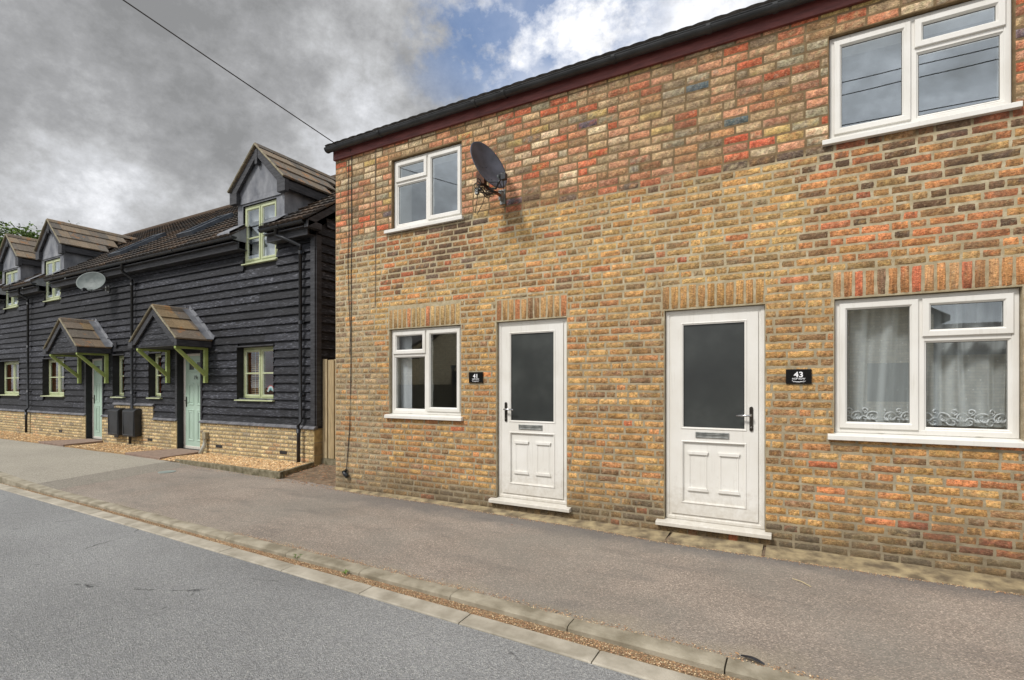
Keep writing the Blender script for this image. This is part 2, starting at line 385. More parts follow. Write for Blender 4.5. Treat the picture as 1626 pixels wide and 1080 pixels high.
def bricks_mesh(name, rects, y, mat, parent, prot=(.002, .006), jit=.003, loc=None):
    """rects: list of (x0,x1,z0,z1,colour,protrusion,jitter); builds each brick as a small rough cushion"""
    nu, nv = 9, 5
    n = len(rects)
    V = np.zeros((n, nv, nu, 3)); C = np.ones((n, nv*nu, 4))
    us = np.array([0, .0, .33, .66, 1, 1.]); vs = np.array([0, .0, .5, 1, 1.])
    rng = np.random.RandomState(3)
    for i, (x0, x1, z0, z1, c, p, j) in enumerate(rects):
        e = .006+rng.rand()*.003
        ux = np.concatenate([[x0], np.linspace(x0+e, x1-e, 7), [x1]])
        vz = np.array([z0, z0+e, (z0+z1)/2, z1-e, z1])
        X, Z = np.meshgrid(ux, vz)
        t = (rng.rand()-.5)*2*j*.6
        X = X+(rng.rand(nv, nu)-.5)*2*j; Z = Z+(rng.rand(nv, nu)-.5)*1.6*j+t*(X-X.mean())/max(.05, x1-x0)
        Y = np.full((nv, nu), y-p)+(rng.rand(nv, nu)-.5)*j*.6
        Y[0, :] = Y[-1, :] = y+.004; Y[:, 0] = Y[:, -1] = y+.004
        V[i, :, :, 0] = X; V[i, :, :, 1] = Y; V[i, :, :, 2] = Z
        g_ = float(np.mean(c)); c2 = np.array(rects[max(0, min(n-1, i+rng.randint(-50, 50)))][4])
        ph = rng.rand(4)*6.3; wv = .5+.5*np.sin(X*38+ph[0]+2*np.sin(Z*60+ph[1]))*np.sin(Z*45+X*20+ph[2]); wv = np.clip((wv-.45)*2.2, 0, 1)*rng.uniform(.0, .75)
        wv = wv.reshape(-1, 1)
        c1 = np.array(c)*.86+g_*.14*np.array((1.3, 1.0, .6))
        cc = (c1[None, :]*(1-wv)+c2[None, :]*wv)*(1+(rng.rand(nv*nu, 1)-.5)*.7)*rng.uniform(.90, 1.34)
        ed = np.ones((nv, nu)); ed[0, :] = .72; ed[-1, :] = .85; ed[:, 0] = .8; ed[:, -1] = .8
        cc = cc*ed.reshape(-1, 1)
        cc = cc*(1+(rng.rand(nv*nu, 3)-.5)*.10)
        C[i, :, :3] = cc
    V = V.reshape(-1, 3)
    base = []
    for r in range(nv-1):
        for q in range(nu-1):
            a = r*nu+q; base.append((a, a+1, a+1+nu, a+nu))
    base = np.array(base)
    F = (base[None]+(np.arange(n)*nu*nv)[:, None, None]).reshape(-1, 4)
    me = bpy.data.meshes.new(name)
    me.vertices.add(len(V)); me.vertices.foreach_set('co', V.ravel())
    me.loops.add(F.size); me.loops.foreach_set('vertex_index', F.ravel().astype(np.int32))
    me.polygons.add(len(F)); me.polygons.foreach_set('loop_start', (np.arange(len(F))*4).astype(np.int32))
    me.update(calc_edges=True); me.validate()
    at = me.color_attributes.new('Col', 'FLOAT_COLOR', 'POINT'); at.data.foreach_set('color', C.ravel())
    return link(name, me, mat, parent, loc)

def cut(rows, holes):
    """clip bricks by openings"""
    out = []
    for r in rows:
        parts = [r]
        for h in holes:
            nx = []
            for (x0, x1, z0, z1, c, p, j) in parts:
                if x1 <= h[0] or x0 >= h[1] or z1 <= h[2] or z0 >= h[3]: nx.append((x0, x1, z0, z1, c, p, j)); continue
                ov = min(z1, h[3])-max(z0, h[2])
                if ov < .55*(z1-z0):                       # clip vertically inside the opening's width
                    if x0 < h[0]-.03: nx.append((x0, h[0]-.001, z0, z1, c, p, j)); x0 = h[0]
                    if x1 > h[1]+.03: nx.append((h[1]+.001, x1, z0, z1, c, p, j)); x1 = h[1]
                    if z0 < h[2]: nx.append((x0, x1, z0, h[2]-.002, c, p, j))
                    else: nx.append((x0, x1, h[3]+.002, z1, c, p, j))
                else:
                    if h[0]-x0 > .02: nx.append((x0, h[0]-.003, z0, z1, c, p, j))
                    if x1-h[1] > .02: nx.append((h[1]+.003, x1, z0, z1, c, p, j))
            parts = nx
        out += [q for q in parts if q[1]-q[0] > .018 and q[3]-q[2] > .012]
    return out

# ------------------------------------------------------------------ the brick terrace
YB = 5.19; XL, XR, ZT = -5.79, 4.6, 4.72
WIN = {'UL': (-4.735, -3.615, 3.515, 4.452), 'UR': (.205, 1.385, 3.555, 4.46),
       'LL': (-4.78, -3.625, 1.07, 2.212), 'LR': (.245, 1.43, 1.04, 2.205)}
D1 = (-3.118, -2.228, .13, 2.212); D2 = (-1.182, -.288, .125, 2.206)
HOLES = [*WIN.values(), D1, D2]
ARCH = [(-4.79, -3.632, 2.216, 2.478, 'a'), (-3.125, -2.222, 2.218, 2.468, 'b'), (-1.21, -.29, 2.212, 2.448, 'c'), (.225, 1.46, 2.210, 2.442, 'd')]

terrace = empty('brick_terrace', (-.6, YB, 0))
tag(terrace, 'two storey terrace in mottled yellow and red brick with two white front doors', 'house')

def pick(ps):
    t = random.random()*sum(w for w, c in ps)
    for w, c in ps:
        t -= w
        if t <= 0: return S(*c)
    return S(*ps[-1][1])
P_UP = [(13, (184, 154, 116)), (9, (166, 142, 110)), (9, (150, 142, 118)), (10, (190, 124, 90)), (9, (188, 88, 58)), (11, (200, 140, 108)), (8, (206, 184, 150)),
        (8, (152, 116, 82)), (4, (168, 112, 88)), (1, (96, 90, 104)), (6, (134, 116, 94)), (4, (184, 156, 96)), (3, (172, 96, 68)), (5, (188, 134, 90))]
P_MID = [(20, (190, 152, 92)), (16, (176, 140, 86)), (12, (198, 154, 92)), (8, (160, 130, 88)), (8, (194, 140, 80)), (5, (148, 118, 80)), (2, (186, 112, 72)), (3, (140, 122, 92))]
P_LOW = [(18, (190, 146, 86)), (16, (180, 134, 78)), (12, (196, 154, 94)), (12, (168, 124, 76)), (11, (148, 114, 78)), (7, (190, 128, 80)), (6, (140, 106, 78)), (1, (186, 98, 62)), (5, (176, 140, 92))]
P_DARK = [(9, (104, 80, 62)), (9, (124, 92, 68)), (5, (108, 90, 78)), (10, (188, 130, 78)), (8, (190, 112, 70)), (3, (184, 98, 66)), (9, (166, 124, 78)), (7, (184, 144, 90))]
P_RIGHT = [(12, (198, 130, 78)), (10, (202, 122, 76)), (9, (192, 142, 84)), (7, (176, 108, 70)), (4, (110, 82, 62)), (3, (188, 104, 70)), (7, (152, 112, 76)), (2, (88, 70, 58))]
P_GREY = [(12, (166, 142, 108)), (10, (150, 130, 100)), (8, (178, 148, 104)), (6, (134, 114, 92)), (4, (184, 134, 84))]
P_DIRT = [(8, (126, 108, 80)), (6, (142, 118, 84)), (5, (104, 92, 76)), (6, (158, 124, 78)), (1, (160, 96, 66))]
def pal(x, z):
    n_ = mn.noise(Vector((x*1.1, 3.1, z*1.3)))*.25
    zb = 3.5+.10*mn.noise(Vector((x*1.3, 7, 0)))-(.22 if x < -4.85 else 0)
    if z > zb: return pick(P_UP)
    if z > zb-.08: return pick([(6, (112, 88, 70)), (4, (160, 120, 76)), (3, (92, 78, 70)), (2, (180, 100, 70))])
    if x < -4.95+n_: return pick(P_GREY if z < 2.9 else P_MID+P_GREY)
    if x < -3.35+n_ and z > 2.75+n_: return pick(P_DARK)
    if x > .0+n_ and z > 2.46: return pick(P_RIGHT if z < 2.9+n_ else P_DARK+P_RIGHT)
    if -3.15 < x < -1.9 and 2.5 < z < 2.78+n_: return pick(P_DARK+P_LOW)
    if x < -3.3 and 2.48 < z <= 2.8: return pick(P_RIGHT[:3]+P_MID)
    if z < .2+n_*.5: return pick(P_DIRT)
    if x > .1 and z < 1.05: return pick(P_RIGHT[:4]+P_LOW)
    if z > 2.35+n_: return pick(P_MID)
    return pick(P_LOW)
rows = []
z = -.12; ci = 0
while z < ZT-.02:
    up = z > 3.46
    ch = .083 if up else .0732
    x = XL+.002 - (random.uniform(0, .05) if not up else (.12 if ci % 2 else 0))
    head = ci % 2
    while x < XR:
        if up: L = .215 if random.random() < .96 else .103
        else:
            L = .215*random.uniform(.90, 1.06) if (random.random() < (.72 if head else .55)) else random.uniform(.095, .115)
        gap = .009 if up else random.uniform(.007, .013)
        hgt = ch-(.009 if up else random.uniform(.008, .013))
        x0 = max(x, XL+.001)
        zw = .006*mn.noise(Vector((x*.8, 9., z*2))) if not up else 0
        if x+L-x0 > .03:
            col = pal((x0+x+L)/2, z)
            if col is not None:
                rows.append((x0, min(x+L, XR), z+zw, z+zw+hgt, col, random.uniform(.0015, .003) if up else random.uniform(.0012, .0032), .0016 if up else .0034))
        x += L+gap
    z += ch; ci += 1
# single bricks that stand out in the photograph
def paint(x, z, c):
    global rows
    rows = [((a, b_, p, q, S(c[0]*.94, c[1]+24, c[2]+20), pr, j) if a <= x <= b_ and p-.008 <= z <= q+.008 else (a, b_, p, q, cc, pr, j)) for (a, b_, p, q, cc, pr, j) in rows]
for a in [(-3.2, 1.60, (214, 98, 52)), (-5.6, 3.35, (176, 92, 60)), (-1.0, 2.72, (190, 70, 44)), (-.02, 2.38, (206, 92, 60)), (-5.55, 1.02, (176, 92, 50)), (-5.5, .9, (158, 84, 52)), (-5.45, .72, (190, 104, 56)),
          (-2.0, 3.83, (206, 74, 44)), (-1.8, 3.95, (204, 66, 40)), (-.9, 4.05, (206, 72, 44)), (-.55, 3.72, (214, 60, 38)), (-.3, 3.65, (206, 58, 38)), (-.62, 3.90, (82, 74, 84)), (-.95, 4.3, (84, 78, 92)), (-.42, 4.4, (206, 66, 40)),
          (-2.4, 4.2, (204, 68, 44)), (-3.3, 4.15, (196, 92, 66)), (-5.4, 4.2, (196, 96, 76)), (-5.62, 3.75, (206, 84, 54)), (.7, .33, (180, 70, 50)), (1.0, .25, (190, 76, 52)), (1.2, .24, (160, 64, 46)), (-4.35, .45, (166, 96, 72)), (-4.1, .38, (172, 100, 78))]:
    paint(*a)
rows = cut(rows, HOLES+[(a[0], a[1], a[2], a[3]) for a in ARCH])
# brick arches over the ground floor openings
P_AR = {'a': [(5, (182, 150, 98)), (4, (170, 134, 86)), (1, (188, 112, 74)), (1, (124, 100, 82)), (2, (184, 126, 80))],
        'b': [(5, (186, 116, 74)), (3, (190, 94, 64)), (4, (176, 136, 86)), (3, (150, 112, 78))],
        'c': [(6, (184, 138, 80)), (4, (168, 124, 74)), (1, (190, 100, 62)), (2, (150, 114, 76))],
        'd': [(5, (190, 132, 80)), (4, (190, 98, 68)), (4, (180, 122, 76)), (2, (196, 146, 98)), (1, (124, 98, 78))]}
arch_groups = []
for (a, b_, p, q, kk) in ARCH:
    arch_rows = []; arch_groups.append(arch_rows)
    nb = int((b_-a)/.077); w = (b_-a)/nb
    for i in range(nb):
        dz = random.uniform(-.008, .006)
        arch_rows.append((a+i*w+.007, a+(i+1)*w-.006, p+.006, q-.008+dz, pick(P_AR[kk]), random.uniform(.0015, .004), .0045))
# half bricks on edge under the two door sills
for D in (D1, D2):
    arch_rows = []; arch_groups.append(arch_rows)
    nb = 11; w = (D[1]-D[0]+.1)/nb
    for i in range(nb):
        arch_rows.append((D[0]-.05+i*w+.004, D[0]-.05+(i+1)*w-.004, .0, D[2]-.03, pick(P_DIRT) if not (D is D2 and i == 7) else S(196, 92, 52), .008, .003))
bricks_mesh('brickwork', rows, YB, M['brick'], terrace)
for g_ in arch_groups: bricks_mesh('brick_arch', g_, YB-.001, M['brick'], terrace)
mb = MB(); holed(XL, XR, -.3, ZT, HOLES, YB, .12, mb)
mb.build('mortar_wall', M['mortar'], terrace)
# the rest of the shell
mb = MB(); YK = 12.2
mb.quadf([(XL, YK, -.3), (XL, YB, -.3), (XL, YB, ZT), (XL, YK, ZT)])
mb.quadf([(XL, YK, ZT), (XL, YB, ZT), (XL, (YB+YK)/2, 6.75)])
mb.quadf([(XR, YB, -.3), (XR, YK, -.3), (XR, YK, ZT), (XR, YB, ZT)])
mb.quadf([(XR, YB, ZT), (XR, YK, ZT), (XR, (YB+YK)/2, 6.75)])
mb.quadf([(XR, YK, -.3), (XL, YK, -.3), (XL, YK, ZT), (XR, YK, ZT)])
mb.build('side_wall', M['side_brick'], terrace)
# eaves
mb = MB(); mb.box(XL-.012, XR+.02, YB-.035, YB+.02, 4.660, 4.80)
for xj in (-3.35, -1.66, 1.9): mb.box(xj-.002, xj+.002, YB-.0365, YB-.034, 4.674, 4.798)
mb.build('fascia_board', M['fascia'], terrace, bevel=.003)
mb = MB(); mb.box(XL-.01, XR, YB-.10, YB-.037, 4.812, 4.822); mb.build('eaves_tray', M['gutter'], terrace)
def gutter(name, x0, x1, yc, zc, r, mat, parent, joints, ends=True):
    mb = MB(); n = 10
    def arc(rr): return [(yc+math.cos(t)*rr, zc-math.sin(t)*rr*.92) for t in [math.pi*i/n for i in range(n+1)]]
    rows_ = []
    for (yy, zz_) in arc(r)+arc(r-.005)[::-1]: rows_.append([(x0, yy, zz_), (x1, yy, zz_)])
    mb.grid(rows_+[rows_[0]])
    mb.tube([(x0, yc-r, zc), (x1, yc-r, zc)], .006, 6)
    for e in (x0, x1):
        if ends:
            mb.prism([(0, yy, zz_) for yy, zz_ in arc(r+.004)], (e-.006, 0, 0), (e+.01, 0, 0))
    for j in joints:
        ou = [(0, yy, zz_) for yy, zz_ in arc(r+.008)]; inn = [(0, yy, zz_) for yy, zz_ in arc(r-.001)][::-1]
        for i in range(n):
            a, b_ = ou[i], ou[i+1]; c_, d_ = inn[n-1-i], inn[n-i]
            mb.prism([a, b_, c_, d_], (j-.02, 0, 0), (j+.02, 0, 0))
    return mb.build(name, mat, parent, smooth=False)
gutter('gutter', XL-.055, XR+.1, YB-.100, 4.803, .054, M['gutter'], terrace, [-4.85, -3.35, -2.95, -1.66, -.75, -.2, .7, 2., 3.])
# roof of dark slates/tiles
def tile_roof(name, x0, x1, ye, ze, yr, zr, nrow, mat, parent, colf, wave=.0, tw=.3, th=.022, back=True, gaps=(), ygap=0):
    """rows of overlapping tiles from the eave (ye,ze) up to the ridge (yr,zr); every tile gets its own colour"""
    mb = MB(); L = math.hypot(yr-ye, zr-ze); dy, dz = (yr-ye)/L, (zr-ze)/L; ny, nz = -dz, dy
    for r_ in range(nrow):
        s0 = L*r_/nrow-.03; s1 = L*(r_+1)/nrow
        x = x0-(tw/2 if r_ % 2 and not wave else 0)
        while x < x1-.01:
            a = max(x, x0); b_ = min(x+tw, x1); x += tw
            if ye+dy*s0 < ygap:
                for g0, g1 in gaps:
                    if a < g1 and b_ > g0:
                        if a < g0: b_ = g0
                        elif b_ > g1: a = g1
                        else: b_ = a
            if b_-a < .02: continue
            c = colf(); t0 = th+random.uniform(0, .004); t1 = .003
            nn_ = 6 if wave else 1
            xs = [a+(b_-a)*i/nn_ for i in range(nn_+1)]
            def pt(xx, s_, o_): return (xx, ye+dy*s_+ny*o_, ze+dz*s_+nz*o_)
            wv = [wave*(.5-.5*math.cos(2*math.pi*2*i/nn_)) if wave else 0 for i in range(nn_+1)]
            lo = [pt(xx, s0, t0+w_) for xx, w_ in zip(xs, wv)]; hi = [pt(xx, s1, t1+w_) for xx, w_ in zip(xs, wv)]
            bo = [pt(xx, s0+.004, w_-.002) for xx, w_ in zip(xs, wv)]
            mb.grid([bo, lo, hi], c)
            mb.quadf([bo[0], hi[0], lo[0]], c); mb.quadf([bo[-1], lo[-1], hi[-1]], c)
    # underside board
    yg = max(ye, ygap+.05); zg = ze+(zr-ze)*(yg-ye)/(yr-ye)
    mb.quadf([(x0, yg, zg-.004), (x0, yr, zr-.004), (x1, yr, zr-.004), (x1, yg, zg-.004)], S(30, 28, 28))
    if gaps:
        es = [x0]+[v_ for g_ in sorted(gaps) for v_ in g_]+[x1]
        for a, b_ in zip(es[::2], es[1::2]): mb.quadf([(a, ye, ze-.004), (a, yg, zg-.004), (b_, yg, zg-.004), (b_, ye, ze-.004)], S(30, 28, 28))
    if back:
        mb.quadf([(x0, yr, zr), (x0, 2*yr-ye, ze), (x1, 2*yr-ye, ze), (x1, yr, zr)], colf())
    mb.tube([(x0, yr, zr+.0), (x1, yr, zr+.0)], .1, 10, colf())
    return mb.build(name, mat, parent)
slate = lambda: k(S(74, 70, 66), random.uniform(.7, 1.3))
tile_roof('roof', XL-.05, XR+.1, YB-.115, 4.832, (YB+YK)/2, 6.85, 14, M['tile'], terrace, slate, wave=.008)

YF = YB+.045         # face of the window frames
def upvc_window(key, label, left_opens, gl='glass'):
    x0, x1, z0, z1 = WIN[key]
    mb = MB(); w = .052; yf = YF; yb = yf+.07
    z0f = z0+.028     # frame stands on the sill
    mb.ring(x0+.004, x1-.004, z0f, z1-.004, [(0, yb), (0, yf+.004), (.004, yf), (w-.012, yf), (w, yf+.014), (w, yb)])
    xm = {'UL': -4.171, 'LL': -4.192, 'UR': .784, 'LR': .834}[key]; zt = {'UL': 4.147, 'LL': 1.873, 'UR': 4.182, 'LR': 1.850}[key]
    mb.box(xm-.026, xm+.026, yf+.002, yb-.002, z0f+w-.01, z1-w+.006)
    a, b_ = (x0+w, xm-.026) if left_opens else (xm+.026, x1-w)         # column with the transom
    mb.box(a-.002, b_+.002, yf+.0035, yb-.003, zt-.024, zt+.024)
    # opening sashes stand proud
    panes = []
    def sash(p, q, r_, s_):
        o = .014; sw = .056
        mb.ring(p-o, q+o, r_-o, s_+o, [(0, yf+.01), (0, yf-.011), (.005, yf-.015), (sw-.014, yf-.015), (sw, yf+.002), (sw, yf+.05)])
        panes.append((p-o+sw, q+o-sw, r_-o+sw, s_+o-sw, yf+.012))
    def fixed(p, q, r_, s_):
        mb.ring(p-.001, q+.001, r_-.001, s_+.001, [(0, yf+.012), (.002, yf+.010), (.016, yf+.020), (.016, yf+.05)])
        panes.append((p+.015, q-.015, r_+.015, s_-.015, yf+.024))
    sash(a, b_, zt+.024, z1-w)
    fixed(a, b_, z0f+w, zt-.024)
    c_, d_ = (xm+.026, x1-w) if left_opens else (x0+w, xm-.026)
    sash(c_, d_, z0f+w, z1-w)
    # small drainage caps on the bottom rail
    for xx in (x0+.28*(x1-x0), x0+.8*(x1-x0)): mb.box(xx-.022, xx+.022, yf-.005, yf+.002, z0f+.007, z0f+.017)
    wo = mb.build('window', M['upvc'], terrace, bevel=.0015); tag(wo, label)
    for (p, q, r_, s_, y) in panes:
        g = MB(); g.box(p-.008, q+.008, y, y+.024, r_-.008, s_+.008); g.build('pane', M[gl], wo)
        g = MB(); g.ring(p-.0005, q+.0005, r_-.0005, s_+.0005, [(0, y-.003), (.004, y-.003), (.004, y-.0005)]); g.build('gasket', M['gasket'], wo)
    # sill
    s = MB(); s.prism([(0, YB-.045, z0-.032), (0, YB+.10, z0-.032), (0, YB+.10, z0+.030), (0, YF-.002, z0+.026), (0, YB-.035, z0+.012), (0, YB-.045, z0+.006)], (x0-.05 if key != 'UL' else x0-.10, 0, 0), (x1+.035, 0, 0))
    s.build('sill', M['upvc'], wo, bevel=.003)
    h = MB()
    # inner handle seen through the glass
    hx = (p+q)/2
    if left_opens:
        for zz in (z0+.33*(z1-z0), z0+.75*(z1-z0)):
            h.mark(); h.box(c_+.02, c_+.035, YF+.052, YF+.07, zz-.05, zz+.05)
    else:
        h.box(d_-.035, d_-.02, YF+.052, YF+.07, (z0+z1)/2-.05, (z0+z1)/2+.05)
    h.build_each('handle', M['upvc'], wo, bevel=.003)
    return wo
upvc_window('UL', 'small upper white window left of the satellite dish', True)
upvc_window('UR', 'upper white window at the top right', False)
upvc_window('LL', 'ground floor white window beside the number 41 plate', True)
upvc_window('LR', 'ground floor white window with net curtain', False)

# interior reveals and rooms
mbr, mbw = MB(), MB()
for kk, (x0, x1, z0, z1) in WIN.items():
    mbr.mark(); mbw.mark(); y0 = YB+.121; y1 = YB+.40
    for f in ([(x0, y0, z0), (x0, y1, z0), (x0, y1, z1), (x0, y0, z1)], [(x1, y0, z0), (x1, y1, z0), (x1, y1, z1), (x1, y0, z1)],
              [(x0, y0, z0), (x1, y0, z0), (x1, y1, z0), (x0, y1, z0)], [(x0, y0, z1), (x1, y0, z1), (x1, y1, z1), (x0, y1, z1)]): mbr.quadf(f)
    X0, X1, Z0, Z1, Y1 = x0-.7, x1+.7, z0-(.9 if z0 < 3 else .55), min(z1+.2, 4.7), YB+3.2
    if kk in ('UL', 'UR'): Z0 = z0-.75
    holes = [(x0, x1, z0, z1)]
    holed(X0, X1, Z0, Z1, holes, y1, 0, mbw)
    mbw.quadf([(X0, Y1, Z0), (X1, Y1, Z0), (X1, Y1, Z1), (X0, Y1, Z1)])
    for xx in (X0, X1): mbw.quadf([(xx, y1, Z0), (xx, Y1, Z0), (xx, Y1, Z1), (xx, y1, Z1)])
    for zz in (Z0, Z1): mbw.quadf([(X0, y1, zz), (X1, y1, zz), (X1, Y1, zz), (X0, Y1, zz)])
mbr.build_each('inner_reveal', M['plaster'], terrace)
mbw.build_each('room_interior', M['room'], terrace)

def front_door(D, label, hinge_right, num):
    x0, x1, z0, z1 = D; yf = YF-.005; z0 = z0+.03
    mb = MB()
    mb.ring(x0+.003, x1-.003, z0, z1-.003, [(0, yf+.08), (0, yf+.004), (.004, yf), (.03, yf), (.038, yf+.008), (.055, yf+.010), (.055, yf+.08)])
    d = mb.build('front_door', M['upvc'], terrace, bevel=.0015); tag(d, label)
    a, b_, p, q = x0+.058, x1-.058, z0+.058, z1-.058
    gz0, gz1 = 1.066, z1-.148
    gx0, gx1 = a+.115, b_-.115
    lf = MB(); y = yf-.004
    # leaf as stiles and rails round the glazing and the lower panel
    pz0, pz1 = z0+.185, .915
    xs = [a, gx0, gx1, b_]; zs = [p, pz0, pz1, gz0, gz1, q]
    for i in range(3):
        for j in range(5):
            if i == 1 and j == 3: continue
            yy = y+(.016 if (i == 1 and j == 1) else 0)
            lf.quadf([(xs[i], yy, zs[j]), (xs[i+1], yy, zs[j]), (xs[i+1], yy, zs[j+1]), (xs[i], yy, zs[j+1])])
    lf.ring(a, b_, p, q, [(0, y), (-.0, y+.01), (0, y+.05)])
    lf.ring(gx0-.022, gx1+.022, gz0-.022, gz1+.022, [(0, y-.001), (.004, y-.006), (.012, y-.006), (.022, y+.012), (.022, y+.03)])
    lf.ring(gx0-.018, gx1+.018, pz0-.018, pz1+.018, [(0, y-.0005), (.004, y-.007), (.012, y-.007), (.020, y+.0155)])
    # two raised fielded panels with heavier top and bottom mouldings
    yy = y+.016
    cx = (gx0+gx1)/2; pw = (gx1-gx0)
    for s_ in (-1, 1):
        c0 = cx+s_*pw*.255; hw = pw*.155
        u0, u1, v0, v1 = c0-hw, c0+hw, pz0+.11, pz1-.09
        lf.ring(u0, u1, v0, v1, [(0, yy), (.006, yy-.006), (.013, yy-.003), (.02, yy+.0005)])
        lf.quadf([(u0+.02, yy-.0008, v0+.02), (u1-.02, yy-.0008, v0+.02), (u1-.02, yy-.0008, v1-.02), (u0+.02, yy-.0008, v1-.02)])
        for (vv, sg) in ((v1, 1), (v0, -1)):
            lf.prism([(u0-.012, yy, vv+sg*.004), (u1+.012, yy, vv+sg*.004), (u1+.002, yy, vv-sg*.026), (u0-.002, yy, vv-sg*.026)], (0, -.001, 0), (0, -.017, 0))
    leaf = lf.build('door_leaf', M['upvc'], d, bevel=.002)
    g = MB(); g.box(gx0-.004, gx1+.004, y+.014, y+.03, gz0-.004, gz1+.004); g.build('obscured_glass', M['obscure'], d)
    g = MB(); g.ring(gx0, gx1, gz0, gz1, [(0, y+.011), (.005, y+.011), (.005, y+.0139)]); g.build('gasket', M['gasket'], d)
    # letter plate
    lx0, lx1 = (cx-.165, cx+.135) if not hinge_right else (cx-.158, cx+.142)
    l = MB(); l.ring(lx0, lx1, .965, 1.022, [(0, y-.0005), (.0, y-.009), (.004, y-.012), (.012, y-.011), (.014, y-.006)]); l.quadf([(lx0+.014, y-.007, .979), (lx1-.014, y-.007, .979), (lx1-.014, y-.007, 1.008), (lx0+.014, y-.007, 1.008)])
    l.box(lx0+.02, lx1-.02, y-.0125, y-.007, .998, 1.004)
    l.build('letter_plate', M['galv'], d, bevel=.001)
    # handle
    hx = (b_-.057) if hinge_right else (a+.052); sg = -1 if hinge_right else 1
    h = MB(); pts = []
    for i in range(20):
        t = 2*math.pi*i/20; pts.append((hx+.016*math.cos(t), y, 1.16+.016*math.sin(t)+(.098 if math.sin(t) > 0 else -.098)))
    h.prism(pts, (0, 0, 0), (0, -.011, 0)); ho = h.build('handle_plate', M['darkchrome'], d, bevel=.002)
    h = MB(); h.tube([(hx, y-.01, 1.192), (hx, y-.05, 1.192), (hx+sg*.02, y-.056, 1.192), (hx+sg*.125, y-.054, 1.190)], .0095, 10)
    h.build('lever_handle', M['chrome'], d, smooth=True)
    h = MB(); h.tube([(hx, y-.010, 1.085), (hx, y-.02, 1.085)], .009, 12); h.build('lock_cylinder', M['chrome'], d)
    s = MB(); s.prism([(0, YB-.06, D[2]-.028), (0, YB+.10, D[2]-.028), (0, YB+.10, D[2]+.032), (0, YF+.01, D[2]+.030), (0, YB-.048, D[2]+.012), (0, YB-.06, D[2]+.006)], (x0-.075, 0, 0), (x1+.055, 0, 0))
    s.build('door_sill', M['upvc'], d, bevel=.003)
front_door(D1, 'white half glazed door right of the number 41 plate, handle on its left', False, 41)
front_door(D2, 'white half glazed door left of the number 43 plate, handle on its right', True, 43)

# net curtain behind the lower right window
x0, x1, z0, z1 = WIN['LR']
def cury(x, z):
    f = (z-z0)/(z1-z0)
    u = (x-x0)/(x1-x0)
    return YB+.205+.034*math.sin(u*33+f*4*(u-.4)+1.1*math.sin(u*9)+.5*math.sin(u*17))+.012*math.sin(u*71-f*3.0+1)
xs = np.linspace(x0+.03, x1-.03, 160); zs = np.linspace(z0+.10, z1-.02, 30)
mb = MB(); mb.grid([[(x+.05*(1-(zz-z0)/(z1-z0))*math.sin(x*7)*.5, cury(x, zz), zz) for x in xs] for zz in zs])
m, nt, b = newmat('net_curtain'); out = [n_ for n_ in nt.nodes if n_.type == 'OUTPUT_MATERIAL'][0]
b.inputs['Base Color'].default_value = (.93, .94, .94, 1); b.inputs['Roughness'].default_value = .9
tl = N(nt, 'ShaderNodeBsdfTranslucent'); tl.inputs['Color'].default_value = (.8, .82, .82, 1)
tr = N(nt, 'ShaderNodeBsdfTransparent'); m1 = N(nt, 'ShaderNodeMixShader'); m1.inputs[0].default_value = .2
nt.links.new(b.outputs[0], m1.inputs[1]); nt.links.new(tl.outputs[0], m1.inputs[2])
lw = N(nt, 'ShaderNodeLayerWeight'); lw.inputs['Blend'].default_value = .35
v = coords(nt); vo = N(nt, 'ShaderNodeTexVoronoi'); vo.inputs['Scale'].default_value = 26; vo.inputs['Randomness'].default_value = .5
nt.links.new(coords(nt, (1, 0, 1)), vo.inputs['Vector'])
dots = mapr(nt, vo.outputs['Distance'], .08, .14, .35, 0)
al = math_(nt, 'ADD', mapr(nt, lw.outputs['Facing'], .02, .36, .52, 1.0), dots, True)
m2 = N(nt, 'ShaderNodeMixShader'); nt.links.new(al, m2.inputs[0]); nt.links.new(tr.outputs[0], m2.inputs[1]); nt.links.new(m1.outputs[0], m2.inputs[2])
nt.links.new(m2.outputs[0], out.inputs['Surface']); M['net'] = m
cur = empty('net_curtain', (x0, YB+.17, z0)); tag(cur, 'sheer white net curtain with scrolled lace hem hanging behind the lower right window', 'curtain')
mb.build('net_panel', M['net'], cur, smooth=True)
lace = MB(); random.seed(11)
def scroll(cx, cz, r, turns, a0, sg, w=.0058):
    pts = []
    for i in range(int(16*turns)+1):
        t = i/(16*turns); a = a0+sg*t*turns*2*math.pi; rr = r*(1-.68*t)
        X = cx+rr*math.cos(a); Z = cz+rr*math.sin(a); pts.append((X, cury(X, Z)-.012, Z))
    lace.tube(pts, w, 5)
x = x0+.06
while x < x1-.06:
    scroll(x, z0+.165, .048, 1.3, R(200), -1); scroll(x+.055, z0+.215, .026, 1.2, R(-90), 1); scroll(x+.045, z0+.13, .038, 1.2, R(20), 1)
    for q in range(7):
        a = math.pi*q/6; X = x+.1+.008*math.cos(a); Z = z0+.135
        lace.tube([(X, cury(X, Z)-.006, Z), (X+.026*math.cos(a), cury(X, Z)-.006, Z+.026*math.sin(a)+.004)], .0042, 5)
    x += .118
lace.build('lace_hem', M['white'], cur, smooth=True)
random.seed(21)

